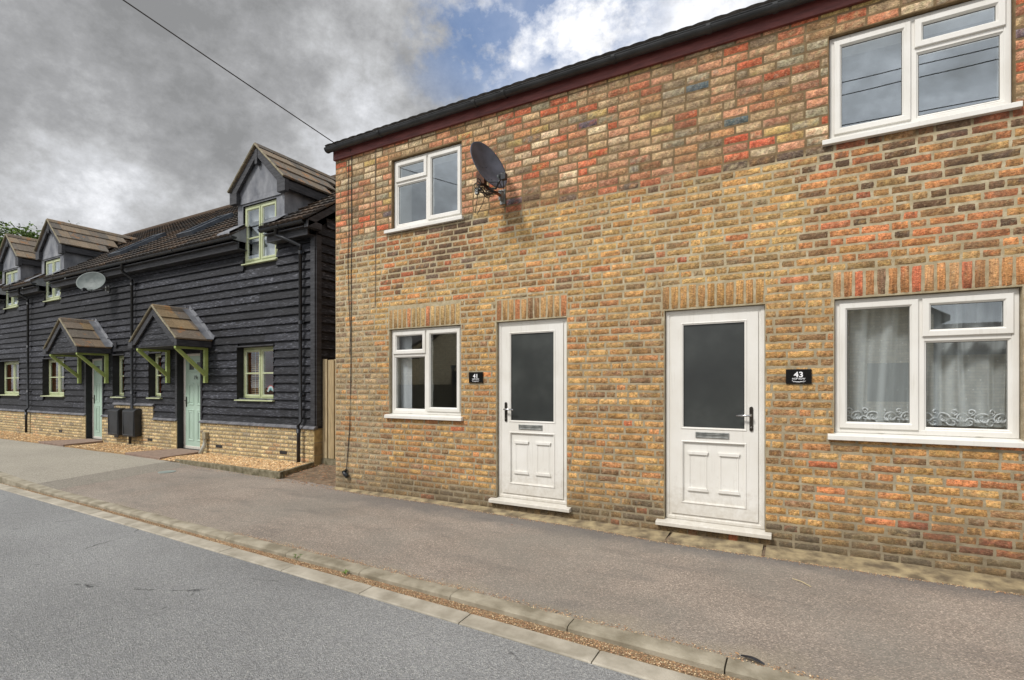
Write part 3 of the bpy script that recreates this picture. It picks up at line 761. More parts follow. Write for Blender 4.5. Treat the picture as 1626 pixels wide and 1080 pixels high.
# number plates
def text_mesh(s, size, offset=0):
    cu = bpy.data.curves.new('t', 'FONT'); cu.body = s; cu.size = size; cu.align_x = 'CENTER'; cu.extrude = .0008; cu.offset = offset
    o = bpy.data.objects.new('t', cu); COL.objects.link(o)
    bpy.context.view_layer.update()
    me = bpy.data.meshes.new_from_object(o.evaluated_get(bpy.context.evaluated_depsgraph_get()))
    bpy.data.objects.remove(o); me.transform(Matrix.Rotation(R(90), 4, 'X')); return me
def plate(num, cx, cz, label, w=.198, h=.128):
    t = empty('house_number_plate', (cx, YB-.02, cz)); tag(t, label, 'sign')
    mb = MB(); mb.box(cx-w/2, cx+w/2, YB-.018, YB-.005, cz-h/2, cz+h/2); mb.build('plate', M['signblack'], t, bevel=.003)
    a = text_mesh(num, .066, .0014); me = a; o = link('number', me, M['white'], t, (cx, YB-.0195, cz-.006))
    o.scale = (1.12, 1, 1)
    o = link('street_name', text_mesh('HOP ROW', .021, .0002), M['white'], t, (cx, YB-.0195, cz-.027))
    fl = MB(); pts = [(cx-.052+.104*i/40, YB-.0195, cz-.044+.0045*math.sin(i*.95)*math.cos(i*.15)-.004*math.cos((i-20)/20*math.pi)) for i in range(41)]
    fl.tube(pts, .0014, 5); pts = [(cx-.045+.09*i/40, YB-.0195, cz-.046+.005*math.sin(i*1.3+1)) for i in range(41)]; fl.tube(pts, .0009, 5)
    fl.build('flourish', M['white'], t)
plate('41', -3.398, 1.565, 'small black number plate with white 41 left of its door')
plate('43', -.022, 1.548, 'small black number plate with white 43 right of its door')

# grey satellite dish
def dish(name, label, C_, n_, rx, rz, mat, arm_drop, lnb_d, coil=False, wallp=None, wally=YB):
    t = empty(name, C_); tag(t, label, 'satellite dish')
    n_ = Vector(n_).normalized(); C_ = Vector(C_); rt = n_.cross(Vector((0, 0, 1))).normalized(); up = rt.cross(n_)
    mb = MB(); rows_ = []
    for kf in (0, .25, .5, .75, .93, 1.0):
        d = .075*kf*kf
        rows_.append([C_+rt*rx*kf*math.cos(a)+up*rz*kf*math.sin(a)+n_*d for a in [2*math.pi*q/40 for q in range(40)]])
    lip = [C_+rt*(rx+.006)*math.cos(a)+up*(rz+.006)*math.sin(a)+n_*.068 for a in [2*math.pi*q/40 for q in range(40)]]
    bk = []
    for kf in (.97, .7, .4, 0.01):
        bk.append([C_+rt*rx*kf*math.cos(a)+up*rz*kf*math.sin(a)+n_*(.075*kf*kf-.012) for a in [2*math.pi*q/40 for q in range(40)]])
    mb.grid(rows_+[lip]+bk, closed=True)
    mb.build('reflector', mat, t, smooth=True)
    mb = MB()
    for (u_, v_) in ((-.03, .03), (.04, 0), (-.02, -.16), (.05, -.19)):
        mb.mark(); p = C_+rt*u_+up*v_+n_*(.075*(v_/rz)**2+.002); mb.tube([p, p+n_*.004], .006, 8)
    mb.build_each('bolt', M['blackplastic'], t)
    low = C_-up*rz*.93+n_*.05; L = C_+n_*lnb_d-Vector((0, 0, arm_drop))
    mb = MB(); mb.tube([C_-up*rz*.8-n_*.03, low-up*.03, L-n_*.02], .011, 8); a = low-up*.03; mid = (a+L)/2
    mb.tube([mid, C_-up*rz*.86+rt*.1+n_*.06], .006, 6); mb.tube([mid, C_-up*rz*.86-rt*.1+n_*.06], .006, 6)
    mb.build('feed_arm', M['blackplastic'], t, smooth=True)
    mb = MB(); mb.tube([L-n_*.055+up*.01, L-n_*.045+up*.01], .034, 16); mb.build('receiver_cap', M['dishlight'], t, smooth=False)
    mb = MB(); mb.tube([L-n_*.044+up*.01, L-n_*.01+up*.01, L+n_*.01+up*.0], .03, 12, r2=.022); mb.box(-.03, .03, -.025, .025, -.065, .0, M=Matrix.Translation(L+n_*.015)); mb.build('receiver', M['blackplastic'], t, bevel=.004)
    if wallp:
        w_ = Vector((wallp[0], wally, wallp[1]))
        mb = MB(); mb.box(w_.x-.035, w_.x+.035, wally-.012, wally-.004, w_.z-.085, w_.z+.085); mb.box(w_.x-.02, w_.x+.02, wally-.07, wally-.011, w_.z-.05, w_.z+.06)
        mb.build('wall_plate', M['galv'], t, bevel=.002)
        e = C_-n_*.11-up*.06
        mb = MB(); mb.tube([w_+Vector((0, -.06, .0)), w_+Vector((-.0, -.16, .0)), (w_+Vector((0, -.2, .03))).lerp(e, .45)+Vector((0, 0, -.05)), e], .018, 10)
        mb.tube([e-up*.07, e+up*.1], .025, 10); mb.box(-.05, .05, -.03, .03, -.07, .07, M=Matrix.Translation(e+n_*.02))
        mb.build('mounting_arm', M['rust'] if coil else M['galv'], t)
    if coil:
        random.seed(4); mb = MB(); cc = C_-n_*.10-up*.21
        for q in range(9):
            ph = random.uniform(0, 6); r1 = random.uniform(.07, .13); off = Vector((random.uniform(-.03, .03), random.uniform(-.03, .03), random.uniform(-.02, .04)))
            ax = (n_+Vector((random.uniform(-.5, .5), random.uniform(-.5, .5), random.uniform(-.3, .3)))).normalized(); e1 = ax.cross(Vector((0, 0, 1))).normalized(); e2 = ax.cross(e1)
            mb.tube([cc+off+e1*r1*1.3*math.cos(ph+a)+e2*r1*.75*math.sin(ph+a) for a in [2*math.pi*i/22*.95 for i in range(23)]], .0045, 5)
        a = cc+Vector((-.09, 0, -.02))
        mb.tube([a, a+Vector((-.03, .02, -.09)), a+Vector((-.055, .03, -.2)), a+Vector((-.03, .03, -.22)), a+Vector((.05, .02, -.12)), a+Vector((.09, 0, -.04))], .0042, 6)
        L2 = L+Vector((0, 0, -.06)); mb.tube([L2, L2+Vector((-.02, .06, -.10)), Vector((wallp[0]-.02, wally-.05, wallp[1]+.06)), cc+Vector((.12, .05, -.03)), cc], .0045, 6)
        mb.build('coiled_cable', M['cable'], t, smooth=True)
        mb = MB(); mb.tube([cc+Vector((-.13, .03, .05)), cc+Vector((-.05, 0, .02))], .012, 8); mb.box(-.02, .02, -.02, .02, -.03, .03, M=Matrix.Translation(cc+Vector((-.10, 0, .0)))); mb.build('cable_clip', M['galv'], t)
    return t
dish('satellite_dish', 'dark grey satellite dish with tangled cable fixed to the brick wall', (-3.06, 4.85, 3.87), (.89, -.25, .40), .245, .305, M['dishgrey'], .27, .31, True, (-3.03, 3.66))

# cables and fittings on the brick corner
mb = MB()
pts = [(-5.46, YB-.04, 4.74), (-5.462, YB-.012, 4.62), (-5.468, YB-.011, 4.2), (-5.462, YB-.012, 3.6), (-5.475, YB-.011, 3.0), (-5.47, YB-.012, 2.2), (-5.482, YB-.011, 1.5), (-5.50, YB-.012, .9), (-5.54, YB-.012, .5), (-5.555, YB-.02, .28)]
mb.tube(pts, .0055, 6); o = mb.build('wall_cable', M['cable']); tag(o, 'black cable running full height down the brick wall near its left corner', 'cable')
mb = MB(); pts = [(-5.52, YB-.012, 4.62), (-5.535, YB-.012, 4.1), (-5.515, YB-.012, 3.7), (-5.535, YB-.012, 3.2), (-5.52, YB-.012, 2.7), (-5.487, YB-.012, 2.2), (-5.50, YB-.012, 1.9)]
mb.tube(pts, .0045, 6); o = mb.build('wall_cable', M['cable']); tag(o, 'thin black cable meandering beside the full height cable on the upper brick corner', 'cable')
mb = MB(); mb.tube([(-5.02, YB-.010, 4.64), (-5.022, YB-.010, 4.0), (-5.018, YB-.010, 3.2), (-5.022, YB-.010, 2.55)], .004, 6)
o = mb.build('wall_cable', M['cablegrey']); tag(o, 'thin grey cable running down from the eaves just left of the small upper window', 'cable')
mb = MB(); mb.tube([(-5.60, YB-.03, .265), (-5.575, YB-.035, .235), (-5.53, YB-.04, .215)], .026, 10, r2=.03); mb.tube([(-5.555, YB-.02, .30), (-5.56, YB-.03, .25)], .014, 8)
mb.tube([(-5.53, YB-.045, .215), (-5.512, YB-.05, .208)], .030, 12)
o = mb.build('cable_entry_box', M['blackplastic'], smooth=True); tag(o, 'small black moulded cable outlet low on the left corner of the brick wall', 'fitting')

# ------------------------------------------------------------------ ground
def kerb_y(x):
    return float(np.interp(x, [-60, -12, -9.3, -6.6, -4.8, -3.3, -1.9, 0, 4, 40], [3.35, 3.33, 3.27, 3.215, 3.165, 3.15, 3.115, 3.05, 2.98, 2.6]))
def kerb_z(x): return float(np.interp(x, [-60, -11.6, -10.0, -9, 40], [.05, .045, -.022, -.03, -.03]))
def wall_z(x): return float(np.interp(x, [-60, -12, -9, -5, 40], [.055, .05, .02, .0, .0]))
def chan_y(x):
    return float(np.interp(x, [-60, -11, -8.6, -5.9, -3.2, -2.2, -1.3, 0, 4, 40], [3.03, 3.01, 2.93, 2.86, 2.775, 2.745, 2.715, 2.675, 2.56, 2.2]))
ROADZ = -.068
# pavements
def pave_z(x, y):
    t = (y-kerb_y(x))/(5.2-kerb_y(x)); t = max(0, min(1.3, t))
    return kerb_z(x)*(1-t)+wall_z(x)*t+.006*mn.noise(Vector((x*.9, y*1.2, 0)))
def sheet(name, xs, y0f, y1f, ny, zf, m, kind='structure'):
    mb = MB(); mb.grid([[(x, y0f(x)+(y1f(x)-y0f(x))*j/ny, zf(x, y0f(x)+(y1f(x)-y0f(x))*j/ny)) for x in xs] for j in range(ny+1)])
    o = mb.build(name, m, smooth=True); tag(o, kind=kind); return o
bx = lambda y: -9.33-.15*(y-3.27)          # the seam between tarmac and pale footway
xs = list(np.linspace(-9.2, 30, 160))
mb = MB(); NY = 14
rows_ = []
for j in range(NY+1):
    r_ = []
    for i in range(161):
        x = -9.0+(39)*(i/160)**1.6
        if i == 0: x = None
        y = None
        xx = x if x is not None else -9.45
        y = kerb_y(xx)-.005+(5.32-kerb_y(xx))*j/NY
        if i == 0: xx = bx(y)
        r_.append((xx, y, pave_z(xx, y)))
    rows_.append(r_)
mb.grid(rows_); tag(mb.build('pavement', M['pave'], smooth=True), kind='structure')
mb = MB(); rows_ = []
for j in range(NY+1):
    r_ = []
    for i in range(100):
        y = kerb_y(-10)-.005+(5.34-kerb_y(-10))*j/NY
        x1 = bx(y)-.75
        x = x1-(50)*(i/99)**1.8
        y = kerb_y(x)-.005+(5.34-kerb_y(x))*j/NY
        r_.append((x, y, pave_z(x, y)+.002))
    rows_.append(r_[::-1])
mb.grid(rows_); tag(mb.build('pale_footway', M['pale_pave'], smooth=True), kind='structure')
mb = MB(); rows_ = []
for j in range(NY+1):
    r_ = []
    for i in range(6):
        y = kerb_y(-10)-.006+(5.34-kerb_y(-10))*j/NY
        x = bx(y)-.76+.765*i/5
        r_.append((x, y, pave_z(x, y)+.001))
    rows_.append(r_)
mb.grid(rows_); tag(mb.build('patched_footway', M['mid_pave'], smooth=True), kind='structure')

# kerb stones and channel blocks (joints of .915 m)
mk, mc = MB(), MB()
xk = -40.0+.30; random.seed(5)
while xk < 30:
    a, b_ = xk+.004, xk+.911
    if xk < -22: a, b_ = xk+.004, xk+3.656
    ya, yb_ = kerb_y(a), kerb_y(b_); za, zb = kerb_z(a)+random.uniform(-.003, .004), kerb_z(b_)+random.uniform(-.003, .004)
    prof = [(-.0, -.25), (0, .003), (-.010, .010), (-.095, .008), (-.122, .002), (-.129, -.008), (-.130, -.25)]
    rws = []
    for tt in (0, .02, .5, .98, 1):
        q = .004 if tt in (0, 1) else 0
        x = a+(b_-a)*tt; yy = ya+(yb_-ya)*tt; zz = za+(zb-za)*tt
        rws.append([(x, yy+p_, zz+h_-q+random.uniform(-.001, .001)) for p_, h_ in prof])
    mk.grid(rws); mk.quadf(rws[0]); mk.quadf(rws[-1][::-1])
    xk += .915 if xk >= -22 else 3.66
xk = -40.0+.555
chw = lambda x: float(np.interp(x, [-8, -6, -4], [.155, .15, .15]))
while xk < 30:
    a, b_ = xk+.004, xk+.911
    if xk < -22: a, b_ = xk+.004, xk+3.656
    w_ = chw(a); dz = random.uniform(-.003, .003)
    rws = []
    for tt in (0, .02, .98, 1):
        q = .004 if tt in (0, 1) else 0
        x = a+(b_-a)*tt; y0 = chan_y(x)
        zr = road_z(x) if 'road_z' in globals() else float(np.interp(x, [-60, -12, -8, 40], [ROADZ-.03, ROADZ-.02, ROADZ, ROADZ]))
        rws.append([(x, y0, zr-.1), (x, y0, zr+.001-q), (x, y0+.008, zr+.008-q), (x, y0+w_-.01, zr+.012+dz-q), (x, y0+w_, zr+.005-q), (x, y0+w_, zr-.1)])
    mc.grid(rws); mc.quadf(rws[0][::-1]); mc.quadf(rws[-1])
    xk += .915 if xk >= -22 else 3.66
tag(mk.build('kerb', M['kerb'], smooth=False), kind='structure')
tag(mc.build('channel', M['channel'], smooth=False), kind='structure')
def road_z(x): return float(np.interp(x, [-60, -12, -8, 40], [ROADZ-.03, ROADZ-.02, ROADZ, ROADZ]))
mb = MB(); xs = list(np.linspace(-60, -8, 20))+list(np.linspace(-7.8, 30, 60))
ysr = [0, .05, .2, .4, .7, 1]
mb.grid([[(x, chan_y(x)+.002-(chan_y(x)+3.9)*t, road_z(x)+(-.004 if t == 0 else .035*math.sin(math.pi*t))) for x in xs][::-1] for t in ysr])
tag(mb.build('road', M['road'], smooth=True), kind='structure')
# grit-filled gap between kerb and channel
mb = MB(); xs = list(np.linspace(-30, 30, 300))
def gw(x): return (chan_y(x)+chw(x)-.01, kerb_y(x)-.12)
mb.grid([[(x, gw(x)[0], road_z(x)-.004) for x in xs], [(x, (gw(x)[0]+gw(x)[1])/2, road_z(x)+.004+.006*mn.noise(Vector((x*6, 0, 0)))) for x in xs], [(x, gw(x)[1], road_z(x)+.006) for x in xs]])
tag(mb.build('grit_bed', M['gritbase'], smooth=True), kind='structure')
def stones(name, pts, size, cols, label_kind='stuff', sq=.6):
    T = [(0, 0, 1), (.94, 0, -.1), (.25, .9, .1), (-.8, .5, -.05), (-.75, -.6, .1), (.3, -.92, -.1), (0, 0, -1)]
    Fc = [(0, 1, 2), (0, 2, 3), (0, 3, 4), (0, 4, 5), (0, 5, 1), (6, 2, 1), (6, 3, 2), (6, 4, 3), (6, 5, 4), (6, 1, 5)]
    V, F, C = [], [], []
    for p in pts:
        s_ = random.uniform(*size); a = random.uniform(0, 6.28); e = random.uniform(.7, 1.4); n0 = len(V); ca, sa = math.cos(a), math.sin(a)
        for t in T:
            x = t[0]*s_*e*random.uniform(.8, 1.2); y = t[1]*s_*random.uniform(.8, 1.2); V.append((p[0]+x*ca-y*sa, p[1]+x*sa+y*ca, p[2]+t[2]*s_*sq))
        c = k(random.choice(cols), random.uniform(.75, 1.25))
        for f in Fc: F.append(tuple(n0+i for i in f)); C += [c[0], c[1], c[2], 1]*3
    me = bpy.data.meshes.new(name); me.from_pydata(V, [], F)
    at = me.color_attributes.new('Col', 'FLOAT_COLOR', 'CORNER'); at.data.foreach_set('color', C)
    o = link(name, me, M['stone']); tag(o, kind=label_kind); return o
bs = lambda x: float(np.interp(x, [-5.8, -4, -3.3, -2.2, -1.1, 5], [5.13, 5.11, 5.07, 5.02, 4.915, 4.90]))
random.seed(8)
pts = []
for i in range(9000):
    x = -6.3+8.0*random.random()**.85
    a, b_ = gw(x); wgt = min(1, (x+6.3)/1.5)
    if random.random() > wgt: continue
    pts.append((x, a+(b_-a)*random.betavariate(1.5, 1.5), road_z(x)+.006))
for i in range(2600):
    x = random.uniform(-5.9, 2.4); pts.append((x, bs(x)-abs(random.gauss(0, .03))+.012, pave_z(x, 5.0)+.004))
for i in range(1500):
    x = random.uniform(-13, -6); pts.append((x, kerb_y(x)-.135-abs(random.gauss(0, .02)), road_z(x)+.010))
for i in range(2200):                          # grit strayed on to kerb and footway edge
    x = random.uniform(-5, 1.5); pts.append((x, kerb_y(x)-.02+abs(random.gauss(0, .035)), kerb_z(x)+.010))
grit = [S(180, 144, 104), S(190, 158, 120), S(154, 118, 84), S(208, 188, 152), S(124, 102, 80), S(168, 124, 94)]
o = stones('grit', pts, (.002, .0055), grit); o['label'] = 'orange brown grit lying in the gap between kerb and channel'

# mortar fillet along the wall foot, with its two joints beside the second door
mb = MB()
for (a, b_) in ((XL, -1.125), (-1.10, -.30), (-.275, XR)):
    xs = list(np.linspace(a, b_, max(4, int((b_-a)/.05))))
    mb.grid([[(x, bs(x)+.022*mn.noise(Vector((x*7, 2, 0)))+.012*mn.noise(Vector((x*23, 4, 0))), pave_z(x, 5.1)-.006) for x in xs], [(x, bs(x)+.02+.012*mn.noise(Vector((x*7, 2, 0))), pave_z(x, 5.1)+.012) for x in xs], [(x, YB+.02, .035+.008*mn.noise(Vector((x*4, 5, 0)))) for x in xs]])
tag(mb.build('wall_foot_fillet', M['basestrip'], smooth=True), kind='structure')
mb = MB()
for x in (-1.1125, -.2875): mb.mark(); mb.box(x-.013, x+.013, bs(x)+.01, YB, -.03, .012)
for o in mb.build_each('fillet_joint', M['dirt']): tag(o, kind='structure')

# big ground sheet and the far side of the street
mb = MB(); mb.box(-300, 300, -300, 300, -.5, -.26); 
tag(mb.build('ground', M['dirt']), kind='structure')
mb = MB(); mb.box(-60, 40, -5.6, -3.78, -.25, .0); tag(mb.build('far_pavement', M['mid_pave']), kind='structure')
mb = MB(); mb.box(-60, 40, -40, -5.605, -.25, -.02); tag(mb.build('far_forecourt', M['pale_pave']), kind='structure')
mb = MB(); mb.box(-60, 40, 5.25, 40, -.25, -.03); tag(mb.build('back_ground', M['dirt']), kind='structure')

# manhole cover, weeds, litter
mb = MB(); cz = pave_z(-9.33, 4.75); mb.tube([(-9.33, 4.75, cz-.01), (-9.33, 4.75, cz+.008)], .13, 28)
t = mb.build('access_cover', pm('cover_iron', S(126, 138, 134), S(150, 158, 152), 20, rough=.6)); tag(t, 'small round pale grey access cover set in the footway', 'cover')
def weed(x, y, z, n, h, label):
    mb = MB()
    for i in range(n):
        a = random.uniform(0, 6.28); l = h*random.uniform(.5, 1); w_ = .005
        p0 = Vector((x, y, z)); d = Vector((math.cos(a), math.sin(a), 0)); pr = Vector((-d.y, d.x, 0))*w_
        p1 = p0+d*l*.4+Vector((0, 0, l*.6)); p2 = p0+d*l*.95+Vector((0, 0, l*.55))
        mb.quadf([p0-pr*.4, p0+pr*.4, p1+pr, p1-pr]); mb.quadf([p1-pr, p1+pr, p2])
    tag(mb.build('weed', M['grass']), label, 'weed', 'weeds growing along the kerb')
weed(-3.86, 3.03, -.06, 22, .075, 'green leafy weed sprouting in the grit at the kerb, the larger of the two')
weed(-3.22, 2.985, -.06, 12, .055, 'thin wiry weed at the kerb, right of the green leafy one')
t = empty('feather_litter', (-.25, 3.06, -.02)); tag(t, 'dark grey feather lying on the kerb edge near the bottom right', 'feather')
mb = MB(); a0 = Vector((-.29, 3.085, -.012)); a1 = Vector((-.17, 3.045, -.012)); d = (a1-a0); pn = Vector((-d.y, d.x, 0)).normalized()
rws = []
for i in range(9):
    f = i/8; w_ = .016*math.sin(math.pi*min(1, f*.85+.08))**.7; p = a0+d*f+Vector((0, 0, .012*math.sin(f*3)))
    rws.append([p-pn*w_+Vector((0, 0, -.0)), p+Vector((0, 0, .006)), p+pn*w_])
mb.grid(rws); mb.build('vane', M['blackplastic'], t)
mb = MB(); mb.tube([a0-d*.1, a0+d*.5, a1], .0016, 5); mb.build('quill', M['galv'], t)
random.seed(9)
def leaf(x, y, z, s_, c, label, grp=None):
    mb = MB(); a = random.uniform(0, 6.28); ca, sa = math.cos(a), math.sin(a)
    P_ = [(-1, 0, .1), (-.4, .38, .25), (.3, .36, .2), (1, 0, .15), (.3, -.34, .3), (-.4, -.36, .15)]
    V_ = [(x+s_*(p[0]*ca-p[1]*sa), y+s_*(p[0]*sa+p[1]*ca), z+s_*p[2]*.8) for p in P_]
    m_ = (x, y, z+s_*.02)
    for i in range(6): mb.quadf([V_[i], V_[(i+1) % 6], m_], c)
    tag(mb.build('dry_leaf', M['litter']), label, 'leaf', grp)
leaf(-2.66, 4.74, .002, .018, S(150, 96, 66), 'small brown dry leaf on the pavement right below the first white door')
leaf(-.31, 3.095, -.012, .018, S(176, 136, 96), 'pale brown dry leaf touching the tip of the dark feather on the kerb')
mb = MB(); mb.tube([(-.06, 4.46, .004), (0.0, 4.42, .006), (.06, 4.345, .004)], .003, 5)
tag(mb.build('straw', pm('straw', S(196, 180, 140), rough=.8)), 'thin pale straw lying on the pavement below the number 43 plate', 'straw')

# ------------------------------------------------------------------ the black weatherboarded terrace
YW = 6.3; BX0, BX1 = -25.6, -7.52; BT = 4.14
cot = empty('weatherboarded_terrace', (-13, YW, 0))
tag(cot, 'row of black weatherboarded cottages with green windows, dormers and a tiled roof', 'house')
GW = [(-9.70, -8.655, 1.17, 2.22), (-18.80, -17.43, 1.16, 2.21), (-22.05, -20.45, 1.16, 2.21)]       # ground windows
SL = [(-13.10, -12.56, 1.17, 2.20), (-14.77, -14.215, 1.17, 2.20)]
DRS = [(-11.90, -11.02, .09, 2.17), (-16.15, -15.28, .09, 2.17)]
DM = [-9.05, -18.17, -21.05]
DW = [(d-.53+.0, d+.47, 3.83, 4.98) for d in DM]
GW[0] = (-9.78, -8.655, 1.17, 2.22)
BH = GW+SL+DRS+DW
# backing wall with holes, then lapped boards
mb = MB(); holed(BX0, BX1, -.2, BT+.12, [h if h[3] < 4 else (h[0], h[1], h[2], BT+.12) for h in BH], YW+.02, .16, mb); mb.build('wall', M['darkwood'], cot)
# the meter pier and plinth
PZ = .70
random.seed(12)
mb = MB(); bz = PZ+.03; row = 0
while bz < BT-.02:
    zt_ = min(bz+.157, BT+.02)
    segs = [(BX0, BX1-.09)]
    for h in BH+[(-14.66, -12.90, 0, 1.05)]:
        if h[3] > bz+.04 and h[2] < zt_-.04:
            ns = []
            for a, b_ in segs:
                if h[1] <= a or h[0] >= b_: ns.append((a, b_)); continue
                if h[0]-a > .01: ns.append((a, h[0]))
                if b_-h[1] > .01: ns.append((h[1], b_))
            segs = ns
    for a, b_ in segs:
        x = a
        while x < b_-.01:
            e = min(b_, x+random.uniform(1.2, 3.8))
            if b_-e < .3: e = b_
            c_ = random.uniform(.5, 1.55); c_ *= .92; c = (c_, c_, c_*1.03); yo = random.uniform(-.003, .003); zo = random.uniform(-.003, .003)
            n_ = max(2, int((e-x)/.5)); xs = [x+(e-.002-x)*i/n_ for i in range(n_+1)]
            wob = [random.uniform(-.001, .001) for _ in xs]
            mb.grid([[(xx, YW+.019, bz+zo+w_+.014) for xx, w_ in zip(xs, wob)], [(xx, YW-.034+yo, bz+zo+w_) for xx, w_ in zip(xs, wob)],
                     [(xx, YW-.033+yo, bz+.012+zo+w_) for xx, w_ in zip(xs, wob)], [(xx, YW+.008+yo, zt_+.02) for xx, w_ in zip(xs, wob)]], c)
            for xx in (x, e-.002): mb.quadf([(xx, YW+.019, bz+zo), (xx, YW-.026+yo, bz+zo), (xx, YW+.006+yo, zt_+.02), (xx, YW+.019, zt_+.02)], c)
            x = e
    bz += .157; row += 1
mb.build('weatherboards', M['boards'], cot)
# gable end of the terrace
mb = MB(); gz = .72; YBK = 12.7; YR_ = 9.5; ZR_ = 6.86
def gtop(y): return 4.25+(ZR_-.08-4.25)*(1-abs(y-YR_)/(YR_-YW)) if y < YR_ else 4.25+(ZR_-.08-4.25)*(1-(y-YR_)/(YBK-YR_))
while gz < 6.7:
    t1 = gz+.157
    # y-range of the gable at this height
    f = max(0, (gz+.1-4.25)/(ZR_-.08-4.25)); y0 = YW+.0+(YR_-YW)*f; y1 = YBK-(YBK-YR_)*f
    if y1-y0 > .3:
        c = (random.uniform(.75, 1.2),)*3
        mb.grid([[(BX1-.005, y, gz) for y in (y0, y1)], [(BX1+.026, y, gz) for y in (y0, y1)], [(BX1-.004, y, t1+.02) for y in (y0, y1)]], c)
    gz += .157
mb.build('gable_boards', M['boards'], cot)
mb = MB(); mb.quadf([(BX1-.01, YW+.02, .0), (BX1-.01, YBK, .0), (BX1-.01, YBK, 4.25), (BX1-.01, YR_, ZR_-.1), (BX1-.01, YW+.02, 4.25)])
mb.quadf([(BX0, YW+.02, .0), (BX0, YBK, .0), (BX0, YBK, 4.25), (BX0, YR_, ZR_-.1), (BX0, YW+.02, 4.25)]); mb.quadf([(BX0, YBK, 0), (BX1, YBK, 0), (BX1, YBK, 4.25), (BX0, YBK, 4.25)])
mb.build('shell', M['darkwood'], cot)
mb = MB(); mb.box(BX1-.10, BX1+.012, YW-.042, YW+.02, PZ+.045, BT); mb.box(BX1-.02, BX1+.034, YW-.02, YW+.09, PZ+.045, BT)
for h in DRS: mb.mark(); mb.box(h[0]-.075, h[0], YW-.042, YW+.018, PZ+.05, h[3]+.06); mb.mark(); mb.box(h[1], h[1]+.05, YW-.042, YW+.018, PZ+.05, h[3]+.06)
for h in GW+SL: mb.mark(); mb.box(h[0]-.012, h[1]+.012, YW-.044, YW+.015, h[3], h[3]+.025)
mb.build_each('trim_board', M['blackwood'], cot, bevel=.003)
# reveals linings are black
mb = MB()
for h in BH:
    a, b_, p, q = h
    for f in ([(a+.001, YW-.03, p), (a+.001, YW+.16, p), (a+.001, YW+.16, q), (a+.001, YW-.03, q)], [(b_-.001, YW-.03, p), (b_-.001, YW-.03, q), (b_-.001, YW+.16, q), (b_-.001, YW+.16, p)]):
        if q < 4: mb.mark(); mb.quadf(f)
mb.build_each('reveal_lining', M['darkwood'], cot)
# brick plinth
P_PL = [(10, (188, 168, 126)), (8, (176, 158, 118)), (6, (198, 176, 132)), (4, (160, 144, 112)), (2, (190, 154, 114)), (1, (132, 124, 110))]
PSEG = [(BX0, DRS[1][0]), (DRS[1][1], DRS[0][0]), (DRS[0][1], BX1)]
PRS = [[], [], []]; zz = -.05; r_i = 0
while zz < 1.0:
    for si, (a, b_) in enumerate(PSEG if zz < PZ-.04 else [(-14.67, -12.88)]):
        pr = PRS[si if zz < PZ-.04 else 1]
        x = a-(.1125 if r_i % 2 else 0)
        while x < b_:
            xa, xb = max(x, a+.002), min(x+.215, b_-.002)
            if xb-xa > .03: pr.append((xa, xb, zz, min(zz+.065, (PZ if zz < PZ-.04 else 1.01)-.002), pick(P_PL), random.uniform(.003, .005), .0008))
            x += .225
    zz += .075; r_i += 1
for pr in PRS: bricks_mesh('plinth_bricks', pr, YW-.04, M['plinth_brick'], cot)
mb = MB()
for a, b_ in PSEG:
    mb.mark(); mb.box(a, b_, YW-.04, YW+.018, -.1, PZ-.002)
mb.mark(); mb.box(-14.67, -12.88, YW-.0395, YW+.017, PZ-.002, 1.01)
mb.build_each('plinth_core', pm('plinth_mortar', S(130, 122, 104), S(150, 140, 120), 20, rough=.95), cot)
# brick returns at the doorways
mb = MB()
for h in DRS:
    mb.mark(); mb.box(h[0]-.22, h[0]-.0015, YW-.043, YW+.15, -.1, PZ-.004); mb.mark(); mb.box(h[1]+.0015, h[1]+.1, YW-.0425, YW+.15, -.1, PZ-.004)
mb.mark(); mb.box(BX1-.2, BX1+.002, YW-.0425, YW+.6, -.1, PZ-.004)
mb.build_each('plinth_return', texbrick('plinth_side', S(170, 150, 104), S(150, 130, 92), S(128, 120, 100), (R(90), 0, R(90))), cot)
mb = MB()
def cap(a, b_, z):
    x = a; mb.mark()
    while x < b_-.01:
        e = min(b_, x+.225); mb.prism([(0, YW-.075, z-.012), (0, YW+.02, z-.012), (0, YW+.02, z+.055), (0, YW-.03, z+.046), (0, YW-.075, z+.006)], (x+.002, 0, 0), (e-.003, 0, 0)); x = e
for a, b_ in [(BX0, DRS[1][0]-.0), (DRS[1][1], -14.68), (-12.87, DRS[0][0]), (DRS[0][1], BX1+.03)]: cap(a, b_, PZ)
cap(-14.70, -12.85, 1.01)
mb.build_each('plinth_capping', M['slatesill'], cot, bevel=.002)
# air bricks
mb = MB()
for x in (-10.35, -8.35, -13.0, -14.55, -17.6): mb.mark(); mb.box(x-.10, x+.10, YW-.049, YW-.041, .20, .258)
mb.build_each('air_brick', M['blackplastic'], cot)

